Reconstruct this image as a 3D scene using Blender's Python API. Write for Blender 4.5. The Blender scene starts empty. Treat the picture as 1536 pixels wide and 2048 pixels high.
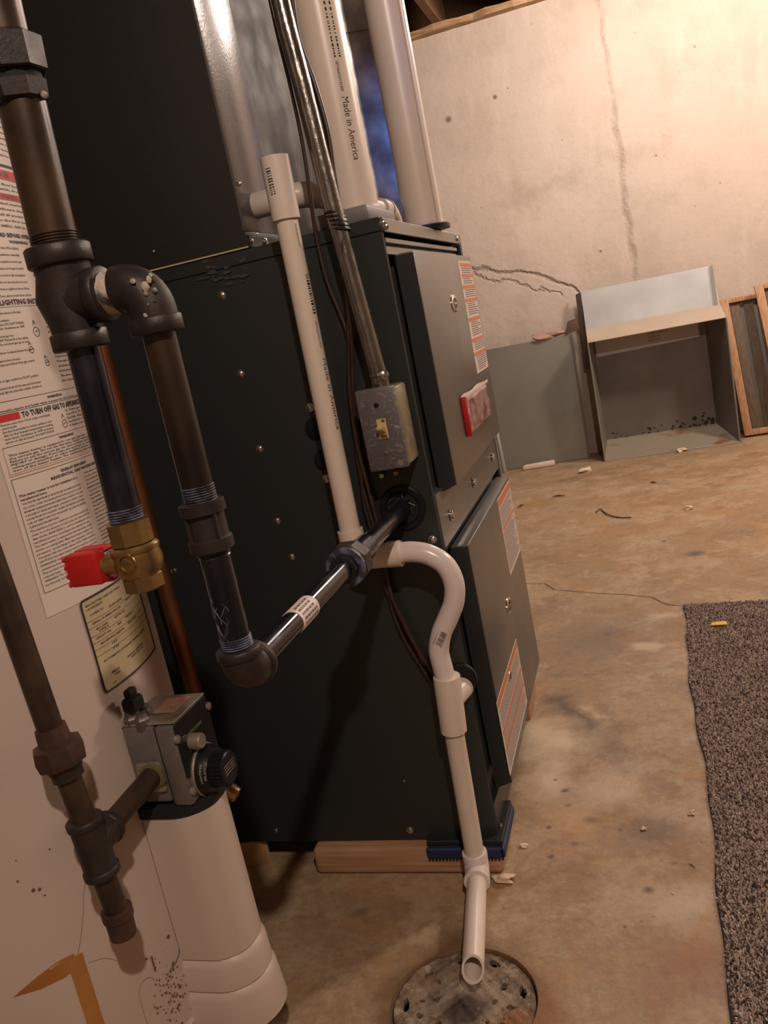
import bpy, bmesh, math, random
import numpy as np
from mathutils import Vector, Matrix

random.seed(7)
sc = bpy.context.scene
COL = sc.collection
R3 = np.array([[0.945, 0.262, -0.197], [-0.128, -0.259, -0.957], [-0.302, 0.93, -0.211]])
# ------------------------------------------------------------------ camera
YAW, PITCH, ROLL, FOC = -0.3143, 0.2124, 0.2032, 1718.9
CAM = np.array([0.2769, -1.0663, 0.7847])
fw = np.array([math.sin(YAW)*math.cos(PITCH), math.cos(YAW)*math.cos(PITCH), -math.sin(PITCH)])
rt = np.array([math.cos(YAW), -math.sin(YAW), 0.0])
dn = np.cross(fw, rt)
if dn[2] > 0: dn = -dn
cr, sr = math.cos(ROLL), math.sin(ROLL)
rt, dn = cr*rt + sr*dn, -sr*rt + cr*dn
cam_d = bpy.data.cameras.new('camera')
cam = bpy.data.objects.new('camera', cam_d); COL.objects.link(cam)
m = Matrix(((rt[0], -dn[0], -fw[0], CAM[0]), (rt[1], -dn[1], -fw[1], CAM[1]), (rt[2], -dn[2], -fw[2], CAM[2]), (0, 0, 0, 1)))
cam.matrix_world = m
cam_d.sensor_fit = 'VERTICAL'; cam_d.sensor_height = 36.0
cam_d.lens = FOC/2048*36.0; cam_d.clip_start = 0.02; cam_d.clip_end = 60
sc.camera = cam
# ------------------------------------------------------------------ world, lamps, exposure
w = bpy.data.worlds.new('world'); sc.world = w; w.use_nodes = True
w.node_tree.nodes['Background'].inputs[0].default_value = (0.9, 0.75, 0.6, 1)
w.node_tree.nodes['Background'].inputs[1].default_value = 0.02
def lamp(name, loc, power, col, radius):
    l = bpy.data.lights.new(name, 'POINT'); l.energy = power; l.color = col; l.shadow_soft_size = radius
    o = bpy.data.objects.new(name, l); COL.objects.link(o); o.location = loc; return o
lamp('bulb_near', (0.70, -1.55, 1.93), 20.0, (1.0, 0.83, 0.70), 0.03)
lamp('bulb_far', (1.75, 1.75, 1.9), 32.0, (1.0, 0.82, 0.68), 0.12)
lamp('bulb_back', (0.50, 2.12, 1.88), 14.0, (1.0, 0.86, 0.76), 0.17)
bl = bpy.data.lights.new('blue_glow_spot', 'SPOT'); bl.energy = 14.0; bl.color = (0.05, 0.28, 1.0); bl.shadow_soft_size = 0.06  # unseen spot added for the blue glow on the duct
bl.spot_size = math.radians(5.5); bl.spot_blend = 1.0
bo = bpy.data.objects.new('blue_glow_spot', bl); COL.objects.link(bo); bo.location = (1.680, -1.799, 1.678)
bo.rotation_euler = (Vector((-0.1143, 0.6007, 1.1097))-Vector((1.680, -1.799, 1.678))).to_track_quat('-Z', 'Y').to_euler()
sc.view_settings.view_transform = 'Standard'; sc.view_settings.look = 'None'
sc.view_settings.gamma = 1.0; sc.view_settings.exposure = 1.9
sc.view_settings.use_curve_mapping = False

# ------------------------------------------------------------------ helpers
def ray(u, v):
    return rt*((u-768)/FOC) + dn*((v-1024)/FOC) + fw
def aty(u, v, y):
    d = ray(u, v); return CAM + d*(y-CAM[1])/d[1]
def atx(u, v, x):
    d = ray(u, v); return CAM + d*(x-CAM[0])/d[0]
def atz(u, v, z=0.0):
    d = ray(u, v); return CAM + d*(z-CAM[2])/d[2]
ROOT = {}
def mesh_obj(name, bm, mat, L, smooth=35):
    me = bpy.data.meshes.new(name)
    if smooth is not None:
        for f in bm.faces: f.smooth = True
    bmesh.ops.translate(bm, verts=bm.verts, vec=-Vector(L))
    bm.to_mesh(me); bm.free()
    if smooth is not None and smooth < 180: me.set_sharp_from_angle(angle=math.radians(smooth))
    if mat: me.materials.append(mat)
    o = bpy.data.objects.new(name, me); COL.objects.link(o)
    return o
def part(name, bm, mat, parent, label=None, kind=None, smooth=35):
    L = ROOT[parent.name]
    o = mesh_obj(name, bm, mat, L, smooth); o.parent = parent; ROOT[o.name] = L
    if label: o['label'] = label
    if kind: o['kind'] = kind
    return o
def thing(name, loc, label, cat, group=None):
    o = bpy.data.objects.new(name, None); COL.objects.link(o); o.location = loc
    o.empty_display_size = 0.02
    o['label'] = label; o['category'] = cat
    if group: o['group'] = group
    ROOT[o.name] = Vector(loc); return o
def single(name, bm, mat, label, cat, group=None, smooth=35, kind=None):
    co = np.array([v.co[:] for v in bm.verts]); lo, hi = co.min(0), co.max(0)
    L = Vector(((lo[0]+hi[0])/2, (lo[1]+hi[1])/2, lo[2]))
    o = mesh_obj(name, bm, mat, L, smooth); o.location = L
    o['label'] = label; o['category'] = cat
    if group: o['group'] = group
    if kind: o['kind'] = kind
    ROOT[o.name] = L; return o
def struct(name, bm, mat, smooth=None):
    o = mesh_obj(name, bm, mat, (0, 0, 0), smooth); o['kind'] = 'structure'; ROOT[o.name] = Vector((0, 0, 0)); return o
def NB(): return bmesh.new()
def box(bm, x0, x1, y0, y1, z0, z1, bev=0.0, seg=2):
    vs = [bm.verts.new((x, y, z)) for x in (x0, x1) for y in (y0, y1) for z in (z0, z1)]
    F = [(0, 1, 3, 2), (4, 6, 7, 5), (0, 4, 5, 1), (2, 3, 7, 6), (0, 2, 6, 4), (1, 5, 7, 3)]
    fs = [bm.faces.new([vs[i] for i in f]) for f in F]
    if bev > 0:
        es = list({e for f in fs for e in f.edges})
        bmesh.ops.bevel(bm, geom=es, offset=bev, segments=seg, affect='EDGES', profile=0.5)
    return vs
def hexa(bm, P, bev=0.0):
    """P: 8 points, front quad (4) then back quad (4)"""
    vs = [bm.verts.new(tuple(p)) for p in P]
    F = [(0, 1, 2, 3), (7, 6, 5, 4), (0, 4, 5, 1), (1, 5, 6, 2), (2, 6, 7, 3), (3, 7, 4, 0)]
    fs = [bm.faces.new([vs[i] for i in f]) for f in F]
    if bev > 0:
        es = list({e for f in fs for e in f.edges})
        bmesh.ops.bevel(bm, geom=es, offset=bev, segments=2, affect='EDGES', profile=0.5)
    bmesh.ops.recalc_face_normals(bm, faces=bm.faces)
def slab(bm, quad, nrm, t, bev=0.0):
    n = np.array(nrm, float); n /= np.linalg.norm(n)
    q = [np.array(p, float) for p in quad]
    hexa(bm, [p + n*t for p in q] + q, bev)
def frame_axis(a):
    a = Vector(a).normalized()
    h = Vector((0, 0, 1)) if abs(a.z) < 0.9 else Vector((1, 0, 0))
    u = a.cross(h).normalized(); v = a.cross(u).normalized()
    return a, u, v
def lathe(bm, org, axis, prof, seg=28, rot=0.0, capA=True, capB=True, sy=1.0):
    a, u, v = frame_axis(axis); org = Vector(org)
    rings = []
    for (t, r) in prof:
        rings.append([bm.verts.new(org + a*t + (u*math.cos(2*math.pi*i/seg+rot) + v*sy*math.sin(2*math.pi*i/seg+rot))*r) for i in range(seg)])
    for A, B in zip(rings, rings[1:]):
        for i in range(seg):
            j = (i+1) % seg
            bm.faces.new((A[i], A[j], B[j], B[i]))
    if capA: bm.faces.new(rings[0][::-1])
    if capB: bm.faces.new(rings[-1])
    bmesh.ops.recalc_face_normals(bm, faces=bm.faces)
def tube(bm, pts, r, seg=16, cap=True, inner=None):
    P = [Vector(tuple(p)) for p in pts]
    n = len(P)
    T = []
    for i in range(n):
        if i == 0: t = P[1]-P[0]
        elif i == n-1: t = P[-1]-P[-2]
        else: t = (P[i+1]-P[i]).normalized() + (P[i]-P[i-1]).normalized()
        T.append(t.normalized())
    a, u, v = frame_axis(T[0]); rings = []
    rr = r if hasattr(r, '__len__') else [r]*n
    for i in range(n):
        if i > 0:
            q = T[i-1].rotation_difference(T[i]); u = (q @ u).normalized(); v = T[i].cross(u).normalized()
        else: v = T[0].cross(u).normalized()
        rings.append([bm.verts.new(P[i] + (u*math.cos(2*math.pi*k/seg) + v*math.sin(2*math.pi*k/seg))*rr[i]) for k in range(seg)])
    for A, B in zip(rings, rings[1:]):
        for k in range(seg):
            j = (k+1) % seg; bm.faces.new((A[k], A[j], B[j], B[k]))
    if cap == True:
        bm.faces.new(rings[0][::-1]); bm.faces.new(rings[-1])
    if inner:      # open far end with wall thickness and bore
        c = P[-1]; R_ = rings[-1]
        I = [bm.verts.new(c + (q.co-c)*inner) for q in R_]
        D = [bm.verts.new(q.co - T[-1]*0.06) for q in I]
        for k in range(seg):
            j = (k+1) % seg
            bm.faces.new((R_[k], R_[j], I[j], I[k])); bm.faces.new((I[k], I[j], D[j], D[k]))
        bm.faces.new(D); bm.faces.new(rings[0][::-1])
    bmesh.ops.recalc_face_normals(bm, faces=bm.faces)
def smooth_path(pts, k=8):
    """Catmull-Rom through pts"""
    P = [np.array(p, float) for p in pts]; P = [2*P[0]-P[1]] + P + [2*P[-1]-P[-2]]
    out = []
    for i in range(1, len(P)-2):
        for s in range(k):
            t = s/k
            out.append(0.5*((2*P[i]) + (-P[i-1]+P[i+1])*t + (2*P[i-1]-5*P[i]+4*P[i+1]-P[i+2])*t*t + (-P[i-1]+3*P[i]-3*P[i+1]+P[i+2])*t**3))
    out.append(P[-2]); return out
def arc_path(A, Cn, B, r, k=8):
    """A -> corner Cn -> B with a fillet of radius r (right angle-ish)"""
    A, Cn, B = (np.array(p, float) for p in (A, Cn, B))
    a = (A-Cn)/np.linalg.norm(A-Cn); b = (B-Cn)/np.linalg.norm(B-Cn)
    out = [A]
    for i in range(k+1):
        t = i/k
        p0, p1, p2 = Cn+a*r, Cn, Cn+b*r
        # quadratic with slight circle correction
        w_ = 0.7071
        den = (1-t)**2 + 2*w_*t*(1-t) + t*t
        out.append(((1-t)**2*p0 + 2*w_*t*(1-t)*p1 + t*t*p2)/den)
    out.append(B); return out

# ------------------------------------------------------------------ materials
def mat(name, col, rough=0.5, metal=0.0, col2=None, nscale=8.0, nlo=0.35, nhi=0.65, detail=4.0, bump=0.0, bscale=60.0,
        spec=0.5, coat=0.0, rough2=None, stretch=(1, 1, 1), distortion=0.0):
    mt = bpy.data.materials.new(name); mt.use_nodes = True
    nt = mt.node_tree; N = nt.nodes; Lk = nt.links; b = N['Principled BSDF']
    b.inputs['Base Color'].default_value = (*col, 1); b.inputs['Roughness'].default_value = rough
    b.inputs['Metallic'].default_value = metal; b.inputs['Specular IOR Level'].default_value = spec
    b.inputs['Coat Weight'].default_value = coat
    tc = N.new('ShaderNodeTexCoord'); mp = N.new('ShaderNodeMapping'); mp.inputs['Scale'].default_value = stretch
    Lk.new(tc.outputs['Object'], mp.inputs['Vector'])
    if col2 is not None or rough2 is not None:
        n = N.new('ShaderNodeTexNoise'); n.inputs['Scale'].default_value = nscale; n.inputs['Detail'].default_value = detail
        n.inputs['Distortion'].default_value = distortion
        Lk.new(mp.outputs[0], n.inputs['Vector'])
        r = N.new('ShaderNodeMapRange'); r.inputs[1].default_value = nlo; r.inputs[2].default_value = nhi
        Lk.new(n.outputs['Fac'], r.inputs[0])
        if col2 is not None:
            mx = N.new('ShaderNodeMix'); mx.data_type = 'RGBA'
            mx.inputs[6].default_value = (*col, 1); mx.inputs[7].default_value = (*col2, 1)
            Lk.new(r.outputs[0], mx.inputs[0]); Lk.new(mx.outputs[2], b.inputs['Base Color'])
        if rough2 is not None:
            mr = N.new('ShaderNodeMapRange'); mr.inputs[3].default_value = rough; mr.inputs[4].default_value = rough2
            Lk.new(r.outputs[0], mr.inputs[0]); Lk.new(mr.outputs[0], b.inputs['Roughness'])
    if bump > 0:
        n2 = N.new('ShaderNodeTexNoise'); n2.inputs['Scale'].default_value = bscale; n2.inputs['Detail'].default_value = 3
        Lk.new(mp.outputs[0], n2.inputs['Vector'])
        bp = N.new('ShaderNodeBump'); bp.inputs['Strength'].default_value = 1.0; bp.inputs['Distance'].default_value = bump
        Lk.new(n2.outputs['Fac'], bp.inputs['Height']); Lk.new(bp.outputs[0], b.inputs['Normal'])
    return mt
class G:
    """tiny node-graph helper for the floor and wall"""
    def __init__(s, name, rough=0.8):
        s.m = bpy.data.materials.new(name); s.m.use_nodes = True; s.N = s.m.node_tree.nodes; s.L = s.m.node_tree.links
        s.b = s.N['Principled BSDF']; s.b.inputs['Roughness'].default_value = rough
        s.tc = s.N.new('ShaderNodeTexCoord'); s.P = s.tc.outputs['Object']
        sp = s.N.new('ShaderNodeSeparateXYZ'); s.L.new(s.P, sp.inputs[0]); s.X, s.Y, s.Z = sp.outputs
    def inp(s, sock, v):
        if isinstance(v, (int, float)): sock.default_value = v
        elif isinstance(v, tuple): sock.default_value = (*v, 1)
        else: s.L.new(v, sock)
    def math(s, op, a, b=0.0, c=None):
        n = s.N.new('ShaderNodeMath'); n.operation = op; s.inp(n.inputs[0], a); s.inp(n.inputs[1], b)
        if c is not None: s.inp(n.inputs[2], c)
        return n.outputs[0]
    def noise(s, scale, detail=4, rough=0.5, dist=0.0, stretch=None, off=0.0):
        n = s.N.new('ShaderNodeTexNoise'); n.inputs['Scale'].default_value = scale; n.inputs['Detail'].default_value = detail
        n.inputs['Roughness'].default_value = rough; n.inputs['Distortion'].default_value = dist
        mp = s.N.new('ShaderNodeMapping'); mp.inputs['Scale'].default_value = stretch or (1, 1, 1); mp.inputs['Location'].default_value = (off, off*0.7, off*0.3)
        s.L.new(s.P, mp.inputs[0]); s.L.new(mp.outputs[0], n.inputs['Vector']); return n.outputs['Fac']
    def vor(s, scale, stretch=None, off=0.0):
        n = s.N.new('ShaderNodeTexVoronoi'); n.inputs['Scale'].default_value = scale
        mp = s.N.new('ShaderNodeMapping'); mp.inputs['Scale'].default_value = stretch or (1, 1, 1); mp.inputs['Location'].default_value = (off, off, off)
        s.L.new(s.P, mp.inputs[0]); s.L.new(mp.outputs[0], n.inputs['Vector']); return n.outputs['Distance']
    def rng(s, v, a, b, c=0.0, d=1.0):
        n = s.N.new('ShaderNodeMapRange'); n.interpolation_type = 'SMOOTHSTEP' if False else 'LINEAR'
        s.inp(n.inputs[0], v)
        for i, q in enumerate((a, b, c, d)): n.inputs[i+1].default_value = q
        return n.outputs[0]
    def mix(s, f, a, b):
        n = s.N.new('ShaderNodeMix'); n.data_type = 'RGBA'; s.inp(n.inputs[0], f); s.inp(n.inputs[6], a); s.inp(n.inputs[7], b); return n.outputs[2]
    def disc(s, cx, cy, r0, r1, ax='xy', wob=0.0, sx=1.0, sy=1.0):
        """1 inside r0 falling to 0 at r1"""
        a = s.X; c = s.Y if ax == 'xy' else s.Z
        d = s.math('SQRT', s.math('ADD', s.math('POWER', s.math('MULTIPLY', s.math('SUBTRACT', a, cx), sx), 2.0), s.math('POWER', s.math('MULTIPLY', s.math('SUBTRACT', c, cy), sy), 2.0)))
        if wob: d = s.math('ADD', d, s.math('MULTIPLY', s.math('SUBTRACT', s.noise(14, 5), 0.5), wob))
        return s.rng(d, r0, r1, 1.0, 0.0)
    def seg(s, p, q, w0, w1, wob=0.0, ax='xz', off=0.0):
        """soft line from p to q in plane ax: 1 on the line"""
        a = s.X; c = s.Z if ax == 'xz' else s.Y
        dx, dy = q[0]-p[0], q[1]-p[1]; L = math.hypot(dx, dy); ux, uy = dx/L, dy/L
        A = s.math('SUBTRACT', a, p[0]); B = s.math('SUBTRACT', c, p[1])
        t = s.math('ADD', s.math('MULTIPLY', A, ux), s.math('MULTIPLY', B, uy))
        n = s.math('ADD', s.math('MULTIPLY', A, -uy), s.math('MULTIPLY', B, ux))
        if wob: n = s.math('ADD', n, s.math('MULTIPLY', s.math('SUBTRACT', s.noise(9, 6, 0.6, off=off), 0.5), wob))
        n = s.math('ABSOLUTE', n)
        over = s.math('MAXIMUM', s.math('SUBTRACT', t, L), s.math('MULTIPLY', t, -1.0))
        over = s.math('MAXIMUM', over, 0.0)
        d = s.math('ADD', n, over)
        return s.rng(d, w0, w1, 1.0, 0.0)
    def bump(s, h, dist):
        bp = s.N.new('ShaderNodeBump'); bp.inputs['Distance'].default_value = dist; s.L.new(h, bp.inputs['Height']); s.L.new(bp.outputs[0], s.b.inputs['Normal'])
    def out(s, c): s.L.new(c, s.b.inputs['Base Color'])

# concrete floor
g = G('concrete_floor', 0.62)
c = g.mix(g.rng(g.noise(1.6, 6, 0.6, 0.4), 0.35, 0.65), (0.31, 0.19, 0.095), (0.39, 0.265, 0.155))
c = g.mix(g.rng(g.noise(4.5, 10, 0.72, 0.5, off=3), 0.48, 0.66, 0, 0.75), c, (0.47, 0.36, 0.25))
c = g.mix(g.rng(g.noise(3.6, 10, 0.75, 0.4, off=7), 0.52, 0.64, 0, 0.6), c, (0.19, 0.12, 0.075))
c = g.mix(g.rng(g.noise(2.6, 8, 0.7, 0.4, off=11), 0.52, 0.64, 0, 0.6), c, (0.37, 0.20, 0.085))
c = g.mix(g.rng(g.noise(9, 10, 0.75, 0.2, off=15), 0.53, 0.62, 0, 0.4), c, (0.24, 0.155, 0.10))
c = g.mix(g.rng(g.noise(6.5, 14, 0.78, 0.25, off=31), 0.50, 0.57, 0, 0.55), c, (0.50, 0.37, 0.24))
c = g.mix(g.rng(g.noise(12, 14, 0.8, 0.2, off=37), 0.53, 0.60, 0, 0.45), c, (0.21, 0.13, 0.075))
c = g.mix(g.rng(g.noise(8, 12, 0.75, 0.3, off=43), 0.54, 0.60, 0, 0.5), c, (0.44, 0.235, 0.10))
c = g.mix(g.rng(g.noise(70, 8, 0.75), 0.45, 0.68, 0, 0.45), c, (0.19, 0.12, 0.075))
c = g.mix(g.rng(g.noise(110, 5, 0.7, off=4), 0.60, 0.70, 0, 0.5), c, (0.52, 0.42, 0.32))
c = g.mix(g.math('MULTIPLY', g.rng(g.vor(21), 0.03, 0.06, 1, 0), g.rng(g.noise(2.4, 2, off=5), 0.50, 0.58, 0, 0.8)), c, (0.07, 0.045, 0.03))
def stain(f, a, col):
    global c
    c = g.mix(g.math('MULTIPLY', f, a), c, col)
stain(g.disc(0.05, 0.36, 0.0, 0.13, wob=0.22), 0.75, (0.74, 0.59, 0.40))
stain(g.disc(0.045, 0.22, 0.0, 0.06, wob=0.13), 0.7, (0.68, 0.55, 0.42))
stain(g.disc(0.11, 0.10, 0.0, 0.12, wob=0.25), 0.5, (0.50, 0.27, 0.12))
stain(g.disc(0.13, 0.20, 0.0, 0.10, wob=0.22), 0.5, (0.60, 0.47, 0.35))
stain(g.seg((0.03, 0.52), (0.10, 0.40), 0.0, 0.040, 0.16, 'xy'), 0.85, (0.10, 0.07, 0.05))
stain(g.seg((0.10, 0.40), (0.17, 0.24), 0.0, 0.035, 0.16, 'xy', off=3), 0.55, (0.17, 0.11, 0.07))
stain(g.disc(0.20, 0.075, 0.0, 0.085, wob=0.22, sy=1.4), 0.65, (0.13, 0.085, 0.065))
stain(g.disc(0.22, -0.06, 0.0, 0.10, wob=0.22, sy=1.3), 0.6, (0.58, 0.45, 0.33))
stain(g.disc(0.10, 0.80, 0.0, 0.17, wob=0.24, sy=0.8), 0.65, (0.18, 0.135, 0.10))
stain(g.disc(0.215, 0.74, 0.02, 0.045, wob=0.08, sy=1.4), 0.7, (0.60, 0.46, 0.33))
stain(g.disc(0.26, 0.91, 0.01, 0.05, wob=0.08, sy=1.8), 0.6, (0.60, 0.45, 0.34))
stain(g.disc(-0.0145, -0.25, 0.085, 0.125, wob=0.09), 0.75, (0.16, 0.085, 0.04))
stain(g.disc(0.03, -0.28, 0.03, 0.10, wob=0.07), 0.45, (0.36, 0.12, 0.04))
stain(g.disc(0.25, -0.20, 0.02, 0.10, wob=0.16, sx=0.8), 0.6, (0.26, 0.11, 0.07))
for k, (x, y, r) in enumerate([(0.082, 0.148, 0.0065), (0.057, 0.223, 0.004), (0.057, 0.091, 0.005), (0.12, 0.108, 0.0125), (0.098, 0.05, 0.007), (0.066, 0.02, 0.0055),
                               (0.163, 0.082, 0.005), (0.239, 0.083, 0.0035), (0.20, -0.05, 0.010), (0.235, 0.005, 0.006), (0.13, 0.83, 0.014), (0.075, 0.19, 0.008), (-0.17, 0.10, 0.010),
                               (0.19, -0.11, 0.003), (0.17, -0.12, 0.003), (0.012, -0.09, 0.002), (0.05, 0.56, 0.004), (0.09, 0.62, 0.004), (-0.19, -0.10, 0.012), (0.28, 1.5, 0.012), (0.36, 1.35, 0.03)]):
    stain(g.disc(x, y, r*0.3, r*1.15, wob=r*0.9+0.004), 0.5+0.4*((k*7) % 3)/2, (0.075+0.03*((k*5) % 3), 0.048+0.025*((k*5) % 3), 0.04+0.03*((k*5) % 3)))
crk = None
pts = [(-0.12, 1.245), (-0.05, 1.225), (-0.016, 1.166), (0.05, 1.13), (0.105, 1.104), (0.17, 1.075), (0.229, 1.039), (0.27, 0.975), (0.31, 0.955)]
for i, (p, q) in enumerate(zip(pts, pts[1:])):
    s_ = g.seg(p, q, 0.0006, 0.0034, 0.022, 'xy'); crk = s_ if crk is None else g.math('MAXIMUM', crk, s_)
stain(crk, 0.8, (0.07, 0.04, 0.03))
g.out(c)
h = g.math('ADD', g.math('MULTIPLY', g.noise(70, 6, 0.6), 0.35), g.math('MULTIPLY', g.noise(6, 4), 0.6))
h = g.math('SUBTRACT', h, g.math('MULTIPLY', crk, 0.8))
g.bump(h, 0.003)
g.L.new(g.rng(g.noise(7, 5), 0.35, 0.65, 0.42, 0.75), g.b.inputs['Roughness'])
M_FLOOR = g.m
# poured concrete wall
g = G('concrete_wall', 0.9)
c = g.mix(g.rng(g.noise(1.2, 5, 0.6), 0.3, 0.7), (0.52, 0.425, 0.355), (0.63, 0.525, 0.45))
c = g.mix(g.rng(g.noise(4, 10, 0.72, 0.3, off=2), 0.50, 0.68, 0, 0.45), c, (0.40, 0.33, 0.26))
c = g.mix(g.rng(g.noise(9, 8, 0.7, 0.2, (1, 1, 0.2), off=9), 0.54, 0.7, 0, 0.35), c, (0.72, 0.61, 0.53))
c = g.mix(g.rng(g.noise(30, 8, 0.7, off=19), 0.55, 0.75, 0, 0.3), c, (0.36, 0.29, 0.22))
c = g.mix(g.math('MULTIPLY', g.rng(g.vor(15, off=0.4), 0.02, 0.075, 1, 0), g.rng(g.noise(40, 3, off=2), 0.45, 0.6, 0, 0.8)), c, (0.15, 0.11, 0.085))
for (x, z, r) in ((-0.39, 1.60, 0.018), (-0.17, 1.64, 0.010), (0.66, 1.62, 0.008), (0.46, 1.24, 0.008), (0.70, 1.07, 0.007), (-0.31, 1.20, 0.008), (-0.11, 1.66, 0.007), (0.18, 0.90, 0.007)):
    c = g.mix(g.math('MULTIPLY', g.disc(x, z, r*0.3, r, 'xz', wob=0.02), 0.85), c, (0.12, 0.085, 0.07))
v = g.seg((0.304, 2.2), (0.312, 0.70), 0.002, 0.020, 0.07, off=1)
v = g.math('MULTIPLY', v, g.rng(g.noise(11, 6, 0.7, off=21), 0.35, 0.62, 0.15, 0.8))
c = g.mix(g.math('MULTIPLY', v, 0.55), c, (0.27, 0.20, 0.145))
d1 = g.seg((-0.62, 1.02), (-0.27, 0.905), 0.001, 0.012, 0.09, off=4)
d2 = g.seg((-0.27, 0.905), (-0.10, 0.862), 0.001, 0.012, 0.07, off=4)
d4 = g.seg((-0.10, 0.862), (0.06, 0.745), 0.001, 0.011, 0.06, off=4)
d3 = g.seg((-0.40, 0.925), (-0.08, 0.765), 0.001, 0.010, 0.13, off=6)
d5 = g.seg((-0.10, 0.80), (-0.02, 0.74), 0.001, 0.010, 0.12, off=8)
d = g.math('MAXIMUM', g.math('MAXIMUM', g.math('MAXIMUM', d1, d2), d4), g.math('MULTIPLY', g.math('MAXIMUM', d3, d5), 0.7))
c = g.mix(g.math('MULTIPLY', d, 0.6), c, (0.22, 0.16, 0.11))
hz = g.seg((-0.20, 1.22), (0.50, 1.29), 0.0, 0.09, 0.24, off=8)
c = g.mix(g.math('MULTIPLY', hz, g.rng(g.noise(6, 8, 0.7), 0.42, 0.65, 0.0, 0.5)), c, (0.33, 0.26, 0.195))
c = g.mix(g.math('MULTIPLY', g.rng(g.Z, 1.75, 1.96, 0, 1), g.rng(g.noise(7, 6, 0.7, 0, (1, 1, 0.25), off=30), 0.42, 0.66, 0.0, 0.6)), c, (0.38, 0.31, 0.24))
g.out(c)
h = g.math('ADD', g.math('MULTIPLY', g.noise(50, 6, 0.6), 0.3), g.math('MULTIPLY', g.noise(4, 4), 1.0))
h = g.math('SUBTRACT', h, g.math('MULTIPLY', g.math('MAXIMUM', d, v), 1.0))
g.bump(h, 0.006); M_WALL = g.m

M_PAINT = mat('dark_green_grey_paint', (0.020, 0.023, 0.023), 0.36, 0, rough2=0.44, nscale=3, bump=0.00012, bscale=900, spec=0.55)
M_FRONTLIT = mat('lightened_front_paint', (0.15, 0.14, 0.126), 0.28, 0.45, rough2=0.38, nscale=6, bump=0.0001, bscale=900, spec=0.6)  # cabinet paint, lightened to carry the bright wall's reflection on the front
M_COILSIDE = mat('coil_cabinet_paint', (0.017, 0.0155, 0.0145), 0.42, 0, rough2=0.5, nscale=5, bump=0.0002, bscale=500)
M_COILFRONT = mat('gloss_grey_paint', (0.12, 0.105, 0.105), 0.20, 0.35, rough2=0.28, nscale=10, bump=0.00022, bscale=260, spec=0.7)
M_GALV = mat('galvanised_steel', (0.40, 0.39, 0.40), 0.30, 0.9, col2=(0.17, 0.16, 0.165), nscale=13, nlo=0.35, nhi=0.65, detail=9, rough2=0.5, bump=0.0003, bscale=60)
M_GALVD = mat('dull_galvanised', (0.070, 0.058, 0.048), 0.55, 0.15, col2=(0.05, 0.040, 0.034), nscale=25, rough2=0.65, bump=0.0002, bscale=60, spec=0.25)
M_SHEET = mat('dusty_sheet_metal', (0.30, 0.285, 0.25), 0.45, 0.55, col2=(0.23, 0.225, 0.195), nscale=3, rough2=0.6)
M_SHEETB = mat('bright_sheet_metal', (0.52, 0.52, 0.52), 0.40, 0.55, col2=(0.42, 0.42, 0.42), nscale=5)
M_SHEETD = mat('dark_sheet_metal', (0.15, 0.13, 0.12), 0.5, 0.45, col2=(0.19, 0.17, 0.155), nscale=6)
M_RUSTLIP = mat('rusty_sheet_metal', (0.33, 0.28, 0.21), 0.6, 0.3, col2=(0.24, 0.11, 0.05), nscale=7, nlo=0.60, nhi=0.72)
M_PVC = mat('white_pvc', (0.66, 0.55, 0.47), 0.33, 0, col2=(0.72, 0.62, 0.55), nscale=6, spec=0.5)
M_PVC2 = mat('white_pvc_smooth', (0.76, 0.66, 0.63), 0.25, 0, spec=0.5)
M_PVC3 = mat('cream_pvc_fitting', (0.72, 0.61, 0.51), 0.3, 0, spec=0.5)
M_PVC4 = mat('grey_white_pvc', (0.50, 0.44, 0.39), 0.35, 0, col2=(0.55, 0.49, 0.44), nscale=9)
M_PURPLE = mat('purple_primer', (0.50, 0.38, 0.46), 0.45, 0, col2=(0.6, 0.5, 0.5), nscale=60)
M_IRON = mat('black_iron', (0.020, 0.018, 0.021), 0.30, 0.5, col2=(0.05, 0.03, 0.02), nscale=22, nlo=0.45, nhi=0.75, rough2=0.45, bump=0.00008, bscale=260)
M_IRONC = mat('black_iron_casting', (0.024, 0.020, 0.021), 0.42, 0.35, col2=(0.042, 0.030, 0.026), nscale=30, rough2=0.58, bump=0.00018, bscale=420)
M_IRONR = mat('brown_iron', (0.020, 0.014, 0.013), 0.28, 0.35, col2=(0.075, 0.040, 0.018), nscale=26, nlo=0.42, nhi=0.72, detail=7, rough2=0.5, bump=0.00010, bscale=300, stretch=(1, 1, 0.35))
M_IRONX = mat('worn_brown_iron', (0.030, 0.018, 0.012), 0.45, 0.25, col2=(0.070, 0.036, 0.017), nscale=30, nlo=0.4, nhi=0.7, rough2=0.6, bump=0.00015, bscale=300)
M_IRONS = mat('lacquered_iron', (0.014, 0.014, 0.020), 0.16, 0.45, col2=(0.035, 0.032, 0.045), nscale=25, nlo=0.5, nhi=0.75, rough2=0.35, spec=0.6)
M_IRONU = mat('rusty_fitting', (0.038, 0.022, 0.018), 0.55, 0.2, col2=(0.085, 0.036, 0.022), nscale=40, bump=0.0002, bscale=300)
M_BLUE = mat('thread_compound', (0.12, 0.13, 0.21), 0.5, 0, col2=(0.03, 0.03, 0.04), nscale=110, nlo=0.42, nhi=0.58, bump=0.0003, bscale=400)
M_THREAD = mat('cut_thread', (0.30, 0.26, 0.18), 0.3, 0.8, col2=(0.05, 0.05, 0.06), nscale=60)
M_PASTE = mat('white_pipe_dope', (0.55, 0.45, 0.38), 0.7, 0, col2=(0.10, 0.085, 0.09), nscale=60, nlo=0.5, nhi=0.62, detail=6, bump=0.0006, bscale=220)
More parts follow.
